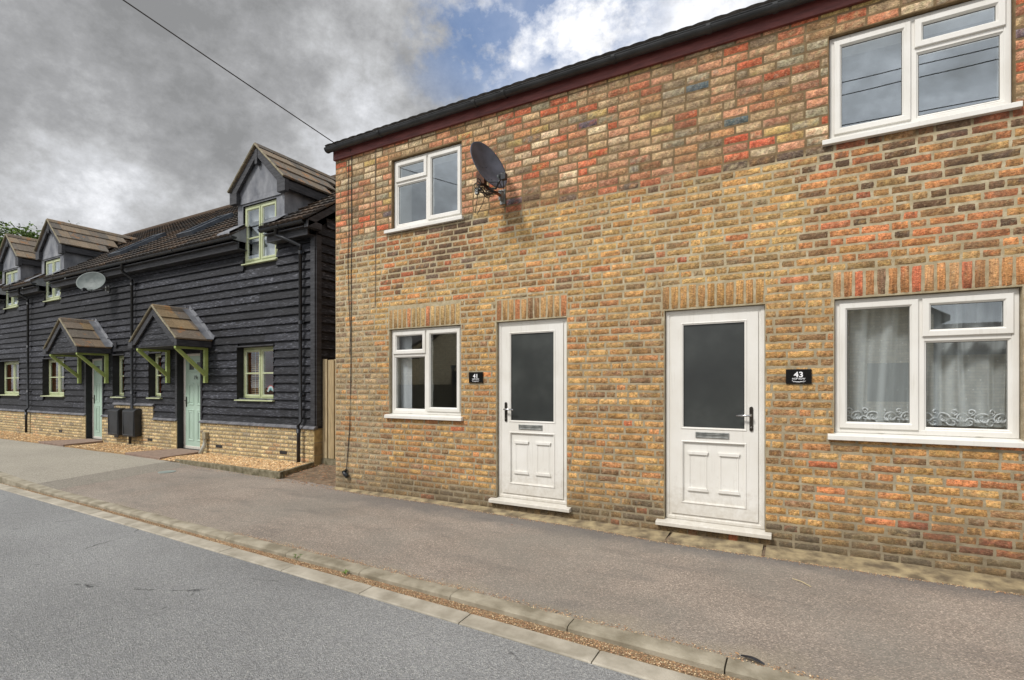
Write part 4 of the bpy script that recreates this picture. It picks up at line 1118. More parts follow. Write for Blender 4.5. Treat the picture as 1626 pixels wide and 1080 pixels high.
# green windows
def green_window(h, label, bars=2, recess=.115, cross=True, blind=None, curtain=None):
    x0, x1, z0, z1 = h; yf = YW+recess; yb = yf+.06
    mb = MB(); mb.ring(x0+.002, x1-.002, z0+.03, z1-.002, [(0, yb), (0, yf), (.042, yf), (.05, yf+.008), (.05, yb)])
    n_ = bars; cw = (x1-x0-.10)/n_; panes = []
    for i in range(n_):
        a = x0+.05+cw*i; b_ = a+cw
        if i: mb.box(a-.022, a+.022, yf+.002, yb-.004, z0+.07, z1-.045)
        sa, sb = a+(.022 if i else 0), b_-(.022 if i < n_-1 else 0)
        mb.ring(sa-.006, sb+.006, z0+.072, z1-.044, [(0, yf+.004), (0, yf-.010), (.004, yf-.012), (.034, yf-.012), (.044, yf+.004), (.044, yf+.04)])
        pa = (sa+.036, sb-.036, z0+.112, z1-.084)
        zm = pa[2]+(pa[3]-pa[2])*(.5 if z1 < 3 else .42)
        if cross: mb.box(pa[0], pa[1], yf-.009, yf+.03, zm-.014, zm+.014)
        panes.append(pa)
    w_ = mb.build('window', M['greenpaint'], cot, bevel=.0015); tag(w_, label)
    for pa in panes:
        g = MB(); g.box(pa[0]-.004, pa[1]+.004, yf+.010, yf+.022, pa[2]-.004, pa[3]+.004); g.build('pane', M['glassdark'] if not curtain else M['glass'], w_)
        g = MB(); g.ring(pa[0]-.001, pa[1]+.001, pa[2]-.001, pa[3]+.001, [(0, yf+.006), (.007, yf+.006), (.007, yf+.0095)]); g.build('glazing_bead', M['white'], w_)
    s = MB(); s.prism([(0, YW-.07 if z1 < 3 else YW-.05, z0-.005), (0, yb, z0-.005), (0, yb, z0+.034), (0, yf-.002, z0+.031), (0, YW-.07 if z1 < 3 else YW-.05, z0+.016)], (x0-.03, 0, 0), (x1+.012, 0, 0)); s.build('sill', M['greenpaint'], w_, bevel=.002)
    return w_
green_window(GW[0], 'green window with a rainbow picture and blinds')
green_window(GW[1], 'green window left of the far porch')
green_window(GW[2], 'green window at the left edge of the row')
green_window(SL[0], 'narrow green side light left of the near porch door', 1)
green_window(SL[1], 'narrow green side light right of the far porch door', 1)
for d, h, l in zip(DM, DW, ('nearest tall green dormer window', 'middle green dormer window', 'farthest green dormer window')):
    green_window(h, l, 2, .015, True, curtain=True)
# rooms behind the cottages' windows
mbr = MB(); mbc = MB()
for h in BH:
    if h in DRS: continue
    mbr.mark(); x0, x1, z0, z1 = h; y0 = YW+.185; y1 = YW+.9
    c = S(186, 118, 76) if z1 < 3 else S(150, 150, 150)
    for f in ([(x0, y0, z0), (x0, y1, z0), (x0, y1, z1), (x0, y0, z1)], [(x1, y0, z0), (x1, y1, z0), (x1, y1, z1), (x1, y0, z1)], [(x0, y1, z0), (x1, y1, z0), (x1, y1, z1), (x0, y1, z1)],
              [(x0, y0, z0), (x1, y0, z0), (x1, y1, z0), (x0, y1, z0)], [(x0, y0, z1), (x1, y0, z1), (x1, y1, z1), (x0, y1, z1)]): mbr.quadf(f, c)
mbr.build_each('room_interior', pm('cottage_room', None, sc=2, rough=.9), cot)
def rag(x0, x1, z0, z1, y, m_, name, label, cat, grp=None):
    mb = MB(); xs = np.linspace(x0, x1, 40); mb.grid([[(x, y+.012*math.sin(x*26), zz) for x in xs] for zz in (z0, z1)])
    tag(mb.build(name, m_, smooth=True), label, cat, grp)
M['curtain'] = pm('white_curtain', S(206, 206, 210), S(222, 222, 224), 4, rough=.9)
for h, l in zip(DW, ('nearest dormer window', 'middle dormer window', 'farthest dormer window')):
    rag(h[0]+.06, h[1]-.05, h[2]+.05, h[3]-.03, YW+.13, M['curtain'], 'curtain', 'white curtain behind the '+l+' of the black terrace', 'curtain', 'white dormer curtains')
rag(WIN['LL'][0]+.04, WIN['LL'][0]+.235, WIN['LL'][2]+.03, WIN['LL'][3]-.03, YB+.17, M['curtain'], 'curtain', 'pale curtain drawn to the left side of the window beside the number 41 plate', 'curtain')
def blind(h, label):
    t = empty('slatted_blind', ((h[0]+h[1])/2, YW+.22, h[3])); tag(t, label, 'blind', 'slatted window blinds')
    mb = MB(); z = h[2]+.09
    while z < h[3]-.06:
        mb.prism([(0, YW+.205, z), (0, YW+.245, z+.018), (0, YW+.246, z+.021), (0, YW+.206, z+.003)], (h[0]+.07, 0, 0), (h[1]-.07, 0, 0)); z += .042
    mb.build('slats', pm('blind_slat', S(170, 128, 88), S(190, 150, 110), 5, rough=.6), t)
    mb = MB()
    for x in (h[0]+.25, h[1]-.25): mb.mark(); mb.tube([(x, YW+.203, h[2]+.09), (x, YW+.203, h[3]-.05)], .003, 5)
    mb.build_each('cord', M['white'], t)
blind((GW[0][0], GW[0][0]+.60, GW[0][2], GW[0][3]), 'slatted wooden blind in the left half of the window with the rainbow picture')
blind(GW[1], 'slatted blind in the green window left of the far porch')
# rainbow picture in the near window
t = empty('rainbow_picture', (-8.93, YW+.16, 1.42)); tag(t, 'small child\'s rainbow picture stuck inside the near green window', 'picture')
for r0, r1, c, nm in ((.085, .105, (200, 60, 50), 'red_band'), (.05, .085, (226, 226, 226), 'white_band'), (.02, .05, (120, 180, 190), 'blue_band')):
    mb = MB(); mb.grid([[(-8.985+r_*math.cos(a), YW+.150, 1.37+r_*math.sin(a)) for a in [math.pi*i/14 for i in range(15)]] for r_ in (r0, r1)])
    mb.grid([[(-8.985+r_*math.cos(a), YW+.152, 1.37+r_*math.sin(a)) for a in [math.pi*i/14 for i in range(15)]] for r_ in (r0, r1)])
    mb.build(nm, pm('rainbow_'+nm, S(*c), rough=.7), t)
mb = MB(); mb.tube([(-9.065, YW+.1515, 1.375), (-9.065, YW+.1525, 1.375)], .034, 10); mb.tube([(-8.905, YW+.1515, 1.375), (-8.905, YW+.1525, 1.375)], .03, 10); mb.build('cloud', M['white'], t)

# mint doors
def mint_door(h, label, number=None):
    x0, x1, z0, z1 = h; yf = YW+.10
    mb = MB(); mb.ring(x0+.002, x1-.002, z0, z1, [(0, yf+.06), (0, yf), (.05, yf), (.058, yf+.008), (.058, yf+.06)])
    d = mb.build('front_door', M['upvc'], cot, bevel=.002); tag(d, label)
    a, b_, p, q = x0+.06, x1-.06, z0+.05, z1-.06; y = yf+.012
    lf = MB(); lf.box(a, b_, y, y+.04, p, q)
    w_ = (b_-a)
    for s_ in (-1, 1):
        cx = (a+b_)/2+s_*w_*.22; hw = w_*.15
        for (v0, v1) in ((p+.12, p+.80), (p+.90, p+1.38)):
            lf.ring(cx-hw, cx+hw, v0, v1, [(0, y-.0005), (.006, y-.010), (.018, y-.010), (.028, y-.002), (.05, y-.002), (.06, y-.008)])
    lf.ring(a+.08, b_-.08, q-.36, q-.10, [(0, y-.0005), (.006, y-.008), (.02, y-.008), (.026, y-.0005)])
    lf.build('door_leaf', M['mint'], d, bevel=.0015)
    g = MB()
    for s_ in (-1, 1):
        g.mark(); cx = (a+b_)/2+s_*w_*.19; g.box(cx-.085, cx+.085, y-.003, y+.001, q-.30, q-.14)
    g.build_each('leaf_glazing', M['obscure'], d)
    hd = MB(); hd.box(a+.03, a+.055, y-.012, y, 1.0, 1.22); hd.tube([(a+.042, y-.01, 1.14), (a+.042, y-.05, 1.14), (a+.13, y-.05, 1.14)], .008, 8); hd.build('lever_handle', M['darkchrome'], d)
    lp = MB(); lp.box((a+b_)/2-.12, (a+b_)/2+.12, y-.008, y, z0+.86+.02, z0+.86+.055); 
    if number: link('door_number', text_mesh(number, .12, .001), M['blackplastic'], d, ((a+b_)/2+.02, y-.004, 1.60))
mint_door(DRS[0], 'mint green panelled door under the near tiled porch', '19c')
mint_door(DRS[1], 'mint green panelled door under the far tiled porch')

# porch canopies
TC = lambda: k(random.choice([S(128, 112, 92), S(116, 104, 90), S(138, 118, 88), S(104, 96, 86)]), random.uniform(.85, 1.15))
def gable_roof(cx, hw, yf, yb, ze, za, nrow, ntile, parent, lead_back=False, name='tiled_roof', cols=TC, ybr=None):
    """small double-pitched roof; ridge runs front to back; ybr = ridge back end when it dies into a slope"""
    mb = MB(); L = math.hypot(hw, za-ze)
    for s_ in (-1, 1):
        ux, uz = -s_*hw/L, (za-ze)/L                          # up the slope
        nx_, nz_ = s_*(za-ze)/L, hw/L
        for r_ in range(nrow):
            s0 = L*r_/nrow-(.03 if r_ else 0); s1 = L*(r_+1)/nrow
            back0 = yb+( (ybr-yb)*(s0/L) if ybr else 0); 
            w_ = (yb-yf)/ntile; y = yf-(w_/2 if r_ % 2 else 0)
            while y < back0-.01:
                a, b_ = max(y, yf), min(y+w_, back0); y += w_
                if b_-a < .03: continue
                c = cols(); e = random.uniform(0, .004); o0 = .03+e; o1 = .006
                def pt(s__, yy, o_): return (cx+s_*hw+ux*s__+nx_*o_, yy, ze+uz*s__+nz_*o_)
                P_ = [pt(s0, a+.002, -.002), pt(s0, b_-.002, -.002), pt(s0, b_-.002, o0), pt(s0, a+.002, o0), pt(s1, a+.002, o1), pt(s1, b_-.002, o1), pt(s1, b_-.002, -.004), pt(s1, a+.002, -.004)]
                mb.quadf([P_[0], P_[1], P_[2], P_[3]], c); mb.quadf([P_[3], P_[2], P_[5], P_[4]], c); mb.quadf([P_[0], P_[3], P_[4], P_[7]], c); mb.quadf([P_[1], P_[6], P_[5], P_[2]], c); mb.quadf([P_[0], P_[7], P_[6], P_[1]], c)
    yr1 = ybr if ybr else yb
    # ridge tiles
    y = yf
    while y < yr1-.02:
        e = min(yr1, y+.33); c = cols()
        mb.prism([(cx-.10, 0, za-.055), (cx-.05, 0, za+.02), (cx, 0, za+.045), (cx+.05, 0, za+.02), (cx+.10, 0, za-.055), (cx, 0, za-.02)], (0, y+.002, 0), (0, e-.003, 0), c); y = e
    o = mb.build(name, M['lichen'], parent)
    # mortar verge
    mv = MB()
    for s_ in (-1, 1):
        n_ = 12; pts = []
        for i in range(n_+1):
            f = i/n_; pts.append((cx+s_*hw*(1-f)+random.uniform(-.002, .002), yf-.006+random.uniform(-.003, .003), ze+(za-ze)*f+.012))
        mv.tube(pts, .019, 6)
    v_ = mv.build('verge', pm('verge_mortar', S(120, 112, 92), S(150, 142, 120), 18, rough=.95, bs=.4), o)
    return o
def canopy(cx, label, group):
    yf = YW-.73; ze = 2.38; za = 3.08; hw = .89
    c = empty('porch_canopy', (cx, YW, ze), cot); c.location = Vector((cx, YW, ze))-Vector(cot.location); tag(c, label)
    gable_roof(cx, hw, yf, YW-.03, ze, za, 3, 2, c)
    mb = MB()
    for i in range(5):          # front gable boards
        z0 = ze-.10+i*.12; f = max(0, (z0+.12-ze)/(za-ze)); hw_ = hw*(1-f)-.05
        if z0 < ze: hw_ = hw-.06
        if hw_ < .06: continue
        mb.prism([(cx-hw_, yf+.075, z0), (cx+hw_, yf+.075, z0), (cx+hw_, yf+.055, z0), (cx-hw_, yf+.055, z0)], (0, 0, 0), (0, .012, .12), (1, 1, 1))
    mb.build('gable_panel', M['boards'], c)
    mb = MB()
    for s_ in (-1, 1):
        mb.prism([(cx+s_*hw, yf+.01, ze-.06), (cx, yf+.01, za-.06), (cx, yf+.01, za-.19), (cx+s_*(hw-.17), yf+.01, ze-.06)], (0, 0, 0), (0, .035, 0))
        mb.box(cx+s_*hw-.09, cx+s_*hw+.09 if s_ < 0 else cx+hw+.0, yf+.004, yf+.05, ze-.13, ze+.03)
        mb.box(min(cx+s_*(hw-.06), cx+s_*(hw-.02)), max(cx+s_*(hw-.06), cx+s_*(hw-.02)), yf+.05, YW-.03, ze-.13, ze-.01)
    mb.box(cx-hw+.06, cx+hw-.06, yf+.06, YW-.03, ze-.125, ze-.105)
    mb.build('bargeboard', M['blackwood'], c, bevel=.003)
    mb = MB(); L = math.hypot(hw, za-ze)
    for s_ in (-1, 1):
        ux, uz = -s_*hw/L, (za-ze)/L; nx_, nz_ = s_*(za-ze)/L, hw/L
        rws = []
        for i in range(9):
            sv = L*i/8-.02; st = .045+(.012 if i % 3 == 0 else 0)
            rws.append([(cx+s_*hw+ux*sv+nx_*st, YW-.17, ze+uz*sv+nz_*st), (cx+s_*hw+ux*sv+nx_*(st+.004), YW-.035, ze+uz*sv+nz_*(st+.004)), (cx+s_*hw+ux*sv+nx_*(st+.06), YW-.03, ze+uz*sv+nz_*(st+.09))])
        mb.grid(rws)
    so = mb.build('lead_flashing', M['lead'], c); so.modifiers.new('s', 'SOLIDIFY').thickness = .004
    for s_ in (-1, 1):
        x = cx+s_*(hw-.17)
        mb = MB(); w_ = .035
        mb.box(x-w_, x+w_, YW-.10, YW-.03, ze-.86, ze-.135)
        mb.box(x-w_+.002, x+w_-.002, yf+.06, YW-.098, ze-.175, ze-.132)
        mb.prism([(x-w_+.004, yf+.06, ze-.18), (x-w_+.004, yf+.15, ze-.18), (x-w_+.004, YW-.095, ze-.62), (x-w_+.004, YW-.095, ze-.72)], (0, 0, 0), (2*w_-.008, 0, 0))
        mb.build('bracket', M['bracketgreen'], c, bevel=.004)
canopy(-11.50, 'near tiled porch roof on green brackets', '')
canopy(-15.72, 'far tiled porch roof on green brackets', '')

# main roof
rt_ = lambda: k(random.choice([S(76, 67, 60), S(70, 65, 60), S(88, 74, 62), S(60, 57, 55)]), random.uniform(.75, 1.25))
tile_roof('roof', BX0-.1, BX1+.17, 5.96, 4.325, 9.5, 6.86, 16, M['tile'], cot, rt_, wave=.02, th=.035, tw=.3, gaps=[(d-.46, d+.46) for d in DM], ygap=6.25)
mb = MB(); mb.box(BX1+.03, BX1+.15, 6.02, 6.3, 4.20, 4.31)
mb.prism([(0, 6.0, 4.19), (0, 9.5, 6.70), (0, 9.5, 6.83), (0, 6.0, 4.32)], (BX1+.12, 0, 0), (BX1+.15, 0, 0)); mb.build('barge_board', M['blackwood'], cot)
# eaves: fascia, soffit and gutters, broken by the dormer windows
def eave_run(a, b_):
    mb = MB(); mb.box(a, b_, 6.10, 6.135, 4.10, 4.245); mb.box(a, b_, 6.135, YW-.0, 4.11, 4.125); mb.box(a+.01, b_-.01, 6.02, 6.10, 4.215, 4.235)
    mb.build('fascia', M['blackwood'], cot, bevel=.002)
    gutter('gutter', a-.03, b_+.04, 6.0, 4.315, .056, M['blackplastic'], cot, [x for x in np.arange(a+.5, b_-.2, 1.9)])
e1 = [(BX0, DM[2]-.44), (DM[2]+.44, DM[1]-.44), (DM[1]+.44, DM[0]-.44), (DM[0]+.44, BX1+.02)]
for a, b_ in e1: eave_run(a, b_)
def downpipe(x, z_off, shoe=True):
    mb = MB(); y = YW-.085
    mb.tube([(x-.0+z_off, 6.0, 4.27), (x+z_off, 6.0, 4.15)], .034, 10)
    mb.tube([(x+z_off, 6.0, 4.15), (x+z_off*.6, 6.02, 4.10), (x+.0, y, 3.98), (x, y, 3.90)], .031, 10)
    mb.tube([(x, y, 3.92), (x, y, .82), (x-.0, y-.05, .74), (x-.0, YW-.125, .66), (x, YW-.125, .10)], .031, 10)
    for z_ in (3.85, 2.6, 1.3): mb.tube([(x, y, z_-.03), (x, y, z_+.03)], .037, 10); mb.box(x-.05, x+.05, y+.02, YW-.02, z_-.015, z_+.015)
    mb.tube([(x, YW-.125, .62), (x, YW-.125, .69)], .038, 10)
    mb.build('downpipe', M['blackplastic'], cot, smooth=True)
downpipe(-7.83, -.38); downpipe(-13.72, .02); downpipe(-19.62, .02)
# meter boxes
for (x0, x1, l) in ((-14.60, -14.10, 'left meter box'), (-13.90, -13.36, 'right meter box')):
    mb = MB(); mb.prism([(0, YW-.046, .28), (0, YW-.20, .28), (0, YW-.21, .88), (0, YW-.16, .915), (0, YW-.046, .93)], (x0, 0, 0), (x1, 0, 0)); b2 = mb.build('meter_box', M['blackplastic'], cot, bevel=.012)
    mb = MB(); mb.ring(x0+.03, x1-.03, .31, .86, [(0, YW-.206), (.0, YW-.214), (.02, YW-.214), (.024, YW-.208)]); mb.build('box_door', M['gutter'], b2, bevel=.002)
# boiler/gully fitting at the foot of the near door
mb = MB(); mb.box(-10.82, -10.70, YW-.12, YW-.044, .36, .50); bb = mb.build('outlet_box', pm('outlet_grey', S(128, 120, 98), S(150, 142, 120), 14, rough=.8), cot, bevel=.006)
mb = MB(); mb.tube([(-10.76, YW-.09, .36), (-10.76, YW-.10, .24), (-10.80, YW-.16, .06)], .03, 10, r2=.045); mb.build('outlet_pipe', pm('outlet_pale', S(180, 184, 178), rough=.6), bb, smooth=True)
# roof windows
def roofz(y): return 4.325+(y-5.96)*(6.86-4.325)/(9.5-5.96)
def rooflight(xc, y0, y1, w_):
    a = (6.86-4.325)/(9.5-5.96); nrm = Vector((0, -a, 1)).normalized()
    def P_(x, y, o): return Vector((x, y, roofz(y)))+nrm*o
    mb = MB()
    for (xa, xb, ya, yb_) in ((xc-w_/2, xc-w_/2+.07, y0, y1), (xc+w_/2-.07, xc+w_/2, y0, y1), (xc-w_/2+.07, xc+w_/2-.07, y0, y0+.07), (xc-w_/2+.07, xc+w_/2-.07, y1-.07, y1)):
        lo = [P_(xa, ya, .0), P_(xb, ya, .0), P_(xb, yb_, .0), P_(xa, yb_, .0)]; hi = [P_(xa, ya, .12), P_(xb, ya, .12), P_(xb, yb_, .12), P_(xa, yb_, .12)]
        for f in ((0, 1, 5, 4), (1, 2, 6, 5), (2, 3, 7, 6), (3, 0, 4, 7), (4, 5, 6, 7)):
            q = lo+hi; mb.quadf([q[i] for i in f])
    o = mb.build('roof_window', pm('rooflight_frame', S(52, 58, 66), S(80, 88, 98), 5, rough=.45), cot)
    g = MB(); g.quadf([P_(xc-w_/2+.06, y0+.06, .10), P_(xc+w_/2-.06, y0+.06, .10), P_(xc+w_/2-.06, y1-.06, .10), P_(xc-w_/2+.06, y1-.06, .10)])
    g.build('pane', pm('rooflight_glass', S(40, 46, 54), rough=.08, spec=1), o)
rooflight(-12.45, 6.75, 7.75, .62); rooflight(-15.0, 6.45, 7.5, .62)

# dormers
def dormer(cx, label):
    d = empty('dormer', (cx, YW, 4.3), cot); d.location = Vector((cx, YW, 4.3))-Vector(cot.location); tag(d, label)
    za = 6.04; ze = 5.27; hw = .84; yf = YW-.14
    ybk = lambda z: 5.96+(z-4.325)*(9.5-5.96)/(6.86-4.325)
    gable_roof(cx, hw, yf, ybk(ze), ze, za, 3, 5, d, ybr=ybk(za), cols=lambda: k(random.choice([S(118, 108, 96), S(106, 100, 92), S(130, 116, 98)]), random.uniform(.85, 1.15)))
    b0 = cx-.70; b1 = cx+.70
    mb = MB()
    # cheeks
    for x in (b0, b1):
        mb.quadf([(x, YW-.02, 4.40), (x, YW-.02, 5.22), (x, ybk(5.22)+.1, 5.22)])
    # face around the window
    wx0, wx1, wz1 = cx-.535, cx+.475, 4.985
    y = YW-.022
    mb.quadf([(b0, y, 4.30), (wx0, y, 4.30), (wx0, y, wz1), (b0, y, wz1)]); mb.quadf([(wx1, y, 4.30), (b1, y, 4.30), (b1, y, wz1), (wx1, y, wz1)])
    mb.quadf([(b0, y, wz1), (b1, y, wz1), (b1, y, 5.12), (b0, y, 5.12)])
    y2 = y-.012
    mb.quadf([(b0+.02, y2, 5.10), (b1-.02, y2, 5.10), (b1-.02, y2, 5.25), (cx, y2, za-.13), (b0+.02, y2, 5.25)])
    mb.quadf([(b0, y2-.01, 5.02), (b1, y2-.01, 5.02), (b1, y2, 5.12), (b0, y2, 5.12)])
    # lead apron spilling over the eave at either side of the window
    mb.quadf([(b0-.16, 5.95, 4.405), (cx-.465, 5.95, 4.405), (cx-.465, YW-.03, 4.635), (b0-.10, YW-.03, 4.635)]); mb.quadf([(cx+.465, 5.95, 4.405), (b1+.16, 5.95, 4.405), (b1+.10, YW-.03, 4.635), (cx+.465, YW-.03, 4.635)])
    mb.quadf([(b0-.16, 5.945, 4.31), (cx-.465, 5.945, 4.31), (cx-.465, 5.95, 4.405), (b0-.16, 5.95, 4.405)])
    for x_ in (cx-.465, cx+.465): mb.quadf([(x_, 5.97, 4.27), (x_, YW, 4.27), (x_, YW, 4.585), (x_, 5.97, 4.365)])
    o = mb.build('lead_cladding', M['lead'], d); o.modifiers.new('s', 'SOLIDIFY').thickness = .005
    mb = MB()
    for s_ in (-1, 1):
        mb.prism([(cx+s_*(hw-.02), yf+.03, ze-.03), (cx, yf+.03, za-.03), (cx, yf+.03, za-.20), (cx+s_*(hw-.22), yf+.03, ze-.03)], (0, 0, 0), (0, .045, 0))
        xa = cx+s_*hw; x0, x1 = (xa, xa+.24) if s_ < 0 else (xa-.24, xa)
        mb.box(x0+.02, x1, yf+.02, YW-.035, ze-.24, ze-.02)
        xb = cx+s_*(hw-.02); mb.box(min(xb, xb-s_*.05), max(xb, xb-s_*.05), YW-.035, ybk(ze)-.1, ze-.18, ze-.02)
        mb.quadf([(cx+s_*hw, yf+.02, ze-.02), (cx+s_*.65, yf+.02, ze-.021), (cx+s_*.65, ybk(ze), ze-.021), (cx+s_*hw, ybk(ze), ze-.02)])
    mb.box(cx-.035, cx+.035, yf+.02, yf+.10, za-.36, za-.08)
    mb.build('bargeboard', M['blackwood'], d, bevel=.003)
for c_, l_ in zip(DM, ('nearest dormer', 'middle dormer', 'farthest dormer')): dormer(c_, l_+' with lead cheeks and tiled gable roof')
# chunk of pale dish on the black wall
dish('satellite_dish', 'pale grey satellite dish below the eaves of the black boarded wall', (-14.93, 5.93, 3.95), (.50, -.80, .34), .335, .255, M['dishlight'], .30, .30, False, (-14.95, 3.85), YW-.03)
# round vent
mb = MB(); mb.tube([(-14.6, YW-.02, 2.46), (-14.6, YW-.05, 2.46)], .07, 14); mb.build('wall_vent', M['blackplastic'], cot)

# gravel bed, edging, paths
bedz = lambda x: float(np.interp(x, [-13, -11, -9, -7], [.045, .05, .06, .07]))
mb = MB(); xs = list(np.linspace(-24, -7.45, 120))
fy = lambda x: float(np.interp(x, [-24, -19, -16, -13, -10, -7.1, -7], [5.5, 5.34, 5.38, 5.4, 5.33, 5.30, 5.30]))
def bz_(x, y): return bedz(x)+.012*mn.noise(Vector((x*5, y*5, 1)))
mb.grid([[(x, fy(x)+(YW-.04-fy(x))*j/8, bz_(x, fy(x)+(YW-.04-fy(x))*j/8) if j else bedz(x)-.01) for x in xs] for j in range(9)])
tag(mb.build('gravel_ground', M['gravelbase'], smooth=True), kind='structure')
random.seed(15); pts = []
def on_path(x, y): return (-12.15 < x < -10.78 and y < 6.5) or (-16.4 < x < -15.0)
for i in range(5200):
    x = -7.45-3.4*random.random(); y = random.uniform(5.33, 6.25)
    if x > -7.1-.48*(y-5.3): continue
    if not on_path(x, y): pts.append((x, y, bz_(x, y)+.006))
for i in range(4200):
    x = random.uniform(-22, -10.7); y = random.uniform(fy(x)+.02, 6.25)
    if not on_path(x, y): pts.append((x, y, bz_(x, y)+.006))
gc = [S(212, 180, 132), S(198, 160, 112), S(226, 202, 160), S(180, 142, 100), S(208, 168, 118), S(168, 142, 112)]
o = stones('gravel', pts, (.012, .024), gc); o['label'] = 'golden gravel spread along the foot of the black cottages'
mb = MB()
E_ = [(-10.3, 5.37, .075), (-9.9, 5.30, .10), (-9.0, 5.27, .112), (-8.0, 5.25, .118), (-7.08, 5.24, .118)]
for i in range(len(E_)-1):
    (xa, ya, za_), (xb, yb_, zb_) = E_[i], E_[i+1]; n_ = 8
    mb.grid([[(xa+(xb-xa)*j/n_, ya+(yb_-ya)*j/n_+p_+.004*mn.noise(Vector((xa+(xb-xa)*j/n_*8, p_*30, 0))), (za_+(zb_-za_)*j/n_ if h_ else -.05)+(0 if h_ != 2 else -.01)) for j in range(n_+1)] for p_, h_ in ((0, 0), (0, 2), (.012, 1), (.05, 1), (.055, 2), (.055, 0))])
R0 = Vector((-7.08, 5.24, 0)); R1 = Vector((-7.50, 6.24, 0)); d = (R1-R0).normalized(); pn = Vector((-d.y, d.x, 0))*.055
mb.prism([R0+Vector((0, 0, -.05)), R1+Vector((0, 0, -.05)), R1+pn+Vector((0, 0, -.05)), R0+pn+Vector((0, 0, -.05))], (0, 0, 0), (0, 0, .166))
t = mb.build('stone_edging', M['edging']); tag(t, 'low mossy concrete edging round the near gravel bed', 'edging')
def path(name, P4, z):
    mb = MB(); mb.prism([(x, y, -.05) for x, y in P4], (0, 0, 0), (0, 0, z+.05)); tag(mb.build(name, M['path'], bevel=.006), kind='structure')
path('door_path', [(-12.15, 5.38), (-10.70, 5.32), (-10.98, 6.405), (-11.93, 6.405)], .088)
path('door_path', [(-16.45, 5.40), (-15.0, 5.38), (-15.25, 6.405), (-16.18, 6.405)], .088)
# dirt strip with dead leaves between the houses
mb = MB(); mb.grid([[(-7.12+(1.5)*i/14-(.0 if j < 1 else .38*j/10), 5.27+1.3*j/10, .03+.035*j/10+.02*mn.noise(Vector((i*.7, j*.7, 0)))-(.025 if j == 0 else 0)) for i in range(15)] for j in range(11)])
tag(mb.build('dirt_strip', M['dirt'], smooth=True), kind='structure')
random.seed(31); mb = MB()
for i in range(420):
    x = random.uniform(-7.4, -5.8); y = random.uniform(5.25, 6.4) if random.random() < .8 else random.uniform(5.1, 5.35)
    if x < -7.08-.42*(y-5.24)+.03: continue
    z_ = .045+.035*(y-5.27)/1.3+random.uniform(0, .015); s_ = random.uniform(.008, .022); a = random.uniform(0, 6.28); ca, sa = math.cos(a), math.sin(a)
    if y < 5.3: z_ = .012
    c = k(random.choice([S(172, 112, 70), S(150, 92, 60), S(196, 160, 112), S(120, 84, 60), S(186, 130, 90)]), random.uniform(.8, 1.2))
    q = [(-1, 0, 0), (0, .45, .4), (1, 0, .1), (0, -.45, .3)]; mb.quadf([(x+s_*(u*ca-v_*sa), y+s_*(u*sa+v_*ca), z_+s_*w_*.7) for u, v_, w_ in q], c)
for i in range(260):
    x = random.uniform(-9.8, -6.4); y = 5.22-abs(random.gauss(0, .035)); s_ = random.uniform(.004, .012); a = random.uniform(0, 6.28); ca, sa = math.cos(a), math.sin(a)
    c = k(random.choice([S(196, 150, 100), S(206, 170, 120), S(160, 120, 84)]), random.uniform(.8, 1.2))
    q = [(-1, 0, 0), (0, .45, .4), (1, 0, .1), (0, -.45, .3)]; mb.quadf([(x+s_*(u*ca-v_*sa), y+s_*(u*sa+v_*ca), pave_z(x, y)+.004+s_*w_*.7) for u, v_, w_ in q], c)
o = mb.build('fallen_leaves', M['litter']); tag(o, 'dry brown leaves gathered on the dirt between the black terrace and the brick corner', kind='stuff')

# fence between the houses
t = empty('timber_fence', (-6.8, 6.5, 0)); tag(t, 'tall pale closeboard timber fence closing the gap between the houses', 'fence')
random.seed(3); x = -7.49; i = 0
mbd = MB()
while x < -5.5:
    w_ = random.uniform(.10, .115); y = 6.42 if i % 2 == 0 else 6.445; c = k(random.choice([S(184, 164, 128), S(170, 150, 114), S(194, 176, 140)]), random.uniform(.9, 1.1))
    mbd.box(x, x+w_, y, y+.018, .17, 1.93+random.uniform(-.01, .01), c); x += w_-.022; i += 1
mbd.build('fence_boards', M['fencewood'], t)
mb = MB(); mb.box(-7.5, -5.5, 6.405, 6.455, .0, .165); mb.build('gravel_board', M['edging'], t)
mb = MB()
for z_ in (.45, 1.1, 1.7): mb.mark(); mb.box(-7.5, -5.5, 6.47, 6.52, z_, z_+.07, S(150, 130, 100))
mb.build_each('rail', M['fencewood'], t)

# ------------------------------------------------------------------ overhead service wire
A = Vector((-5.62, 5.13, 4.80)); Bp = Vector((-5.967, 2.673, 5.387)); D_ = (Bp-A); pole = A+D_*4.1
mb = MB(); pts = []
for i in range(31):
    f = i/30; p = A.lerp(pole, f); p.z -= .05*4*f*(1-f); pts.append(p)
mb.tube(pts, .0065, 6); o = mb.build('overhead_wire', M['cable']); tag(o, 'thin overhead service wire crossing the sky to the brick eaves', 'wire')
t = empty('utility_pole', (pole.x, pole.y-.15, 0)); tag(t, 'wooden utility pole across the street carrying the service wires', 'pole')
mb = MB(); mb.tube([(pole.x, pole.y-.15, -.1), (pole.x, pole.y-.15, 9.9)], .14, 12, r2=.10); mb.build('shaft', M['bark'], t)
mb = MB(); mb.box(pole.x-.6, pole.x+.6, pole.y-.3, pole.y-.24, 9.0, 9.1); mb.build('crossarm', M['bark'], t)
# street wires reflected in the upper windows
for i, (z_, y_) in enumerate(((8.5, -5.4), (9.6, -5.6), (9.0, -5.3))):
    mb = MB(); pts = []
    for q in range(25):
        f = q/24; x = pole.x+60*f; pts.append((x, y_, z_-.6*4*f*(1-f)+.9*f*i))
    mb.tube(pts, .012, 5); o = mb.build('street_wire', M['cable'])
    tag(o, ('lowest', 'highest', 'middle')[i]+' street wire, seen only reflected in the upper windows', 'wire', 'street wires on the far side')

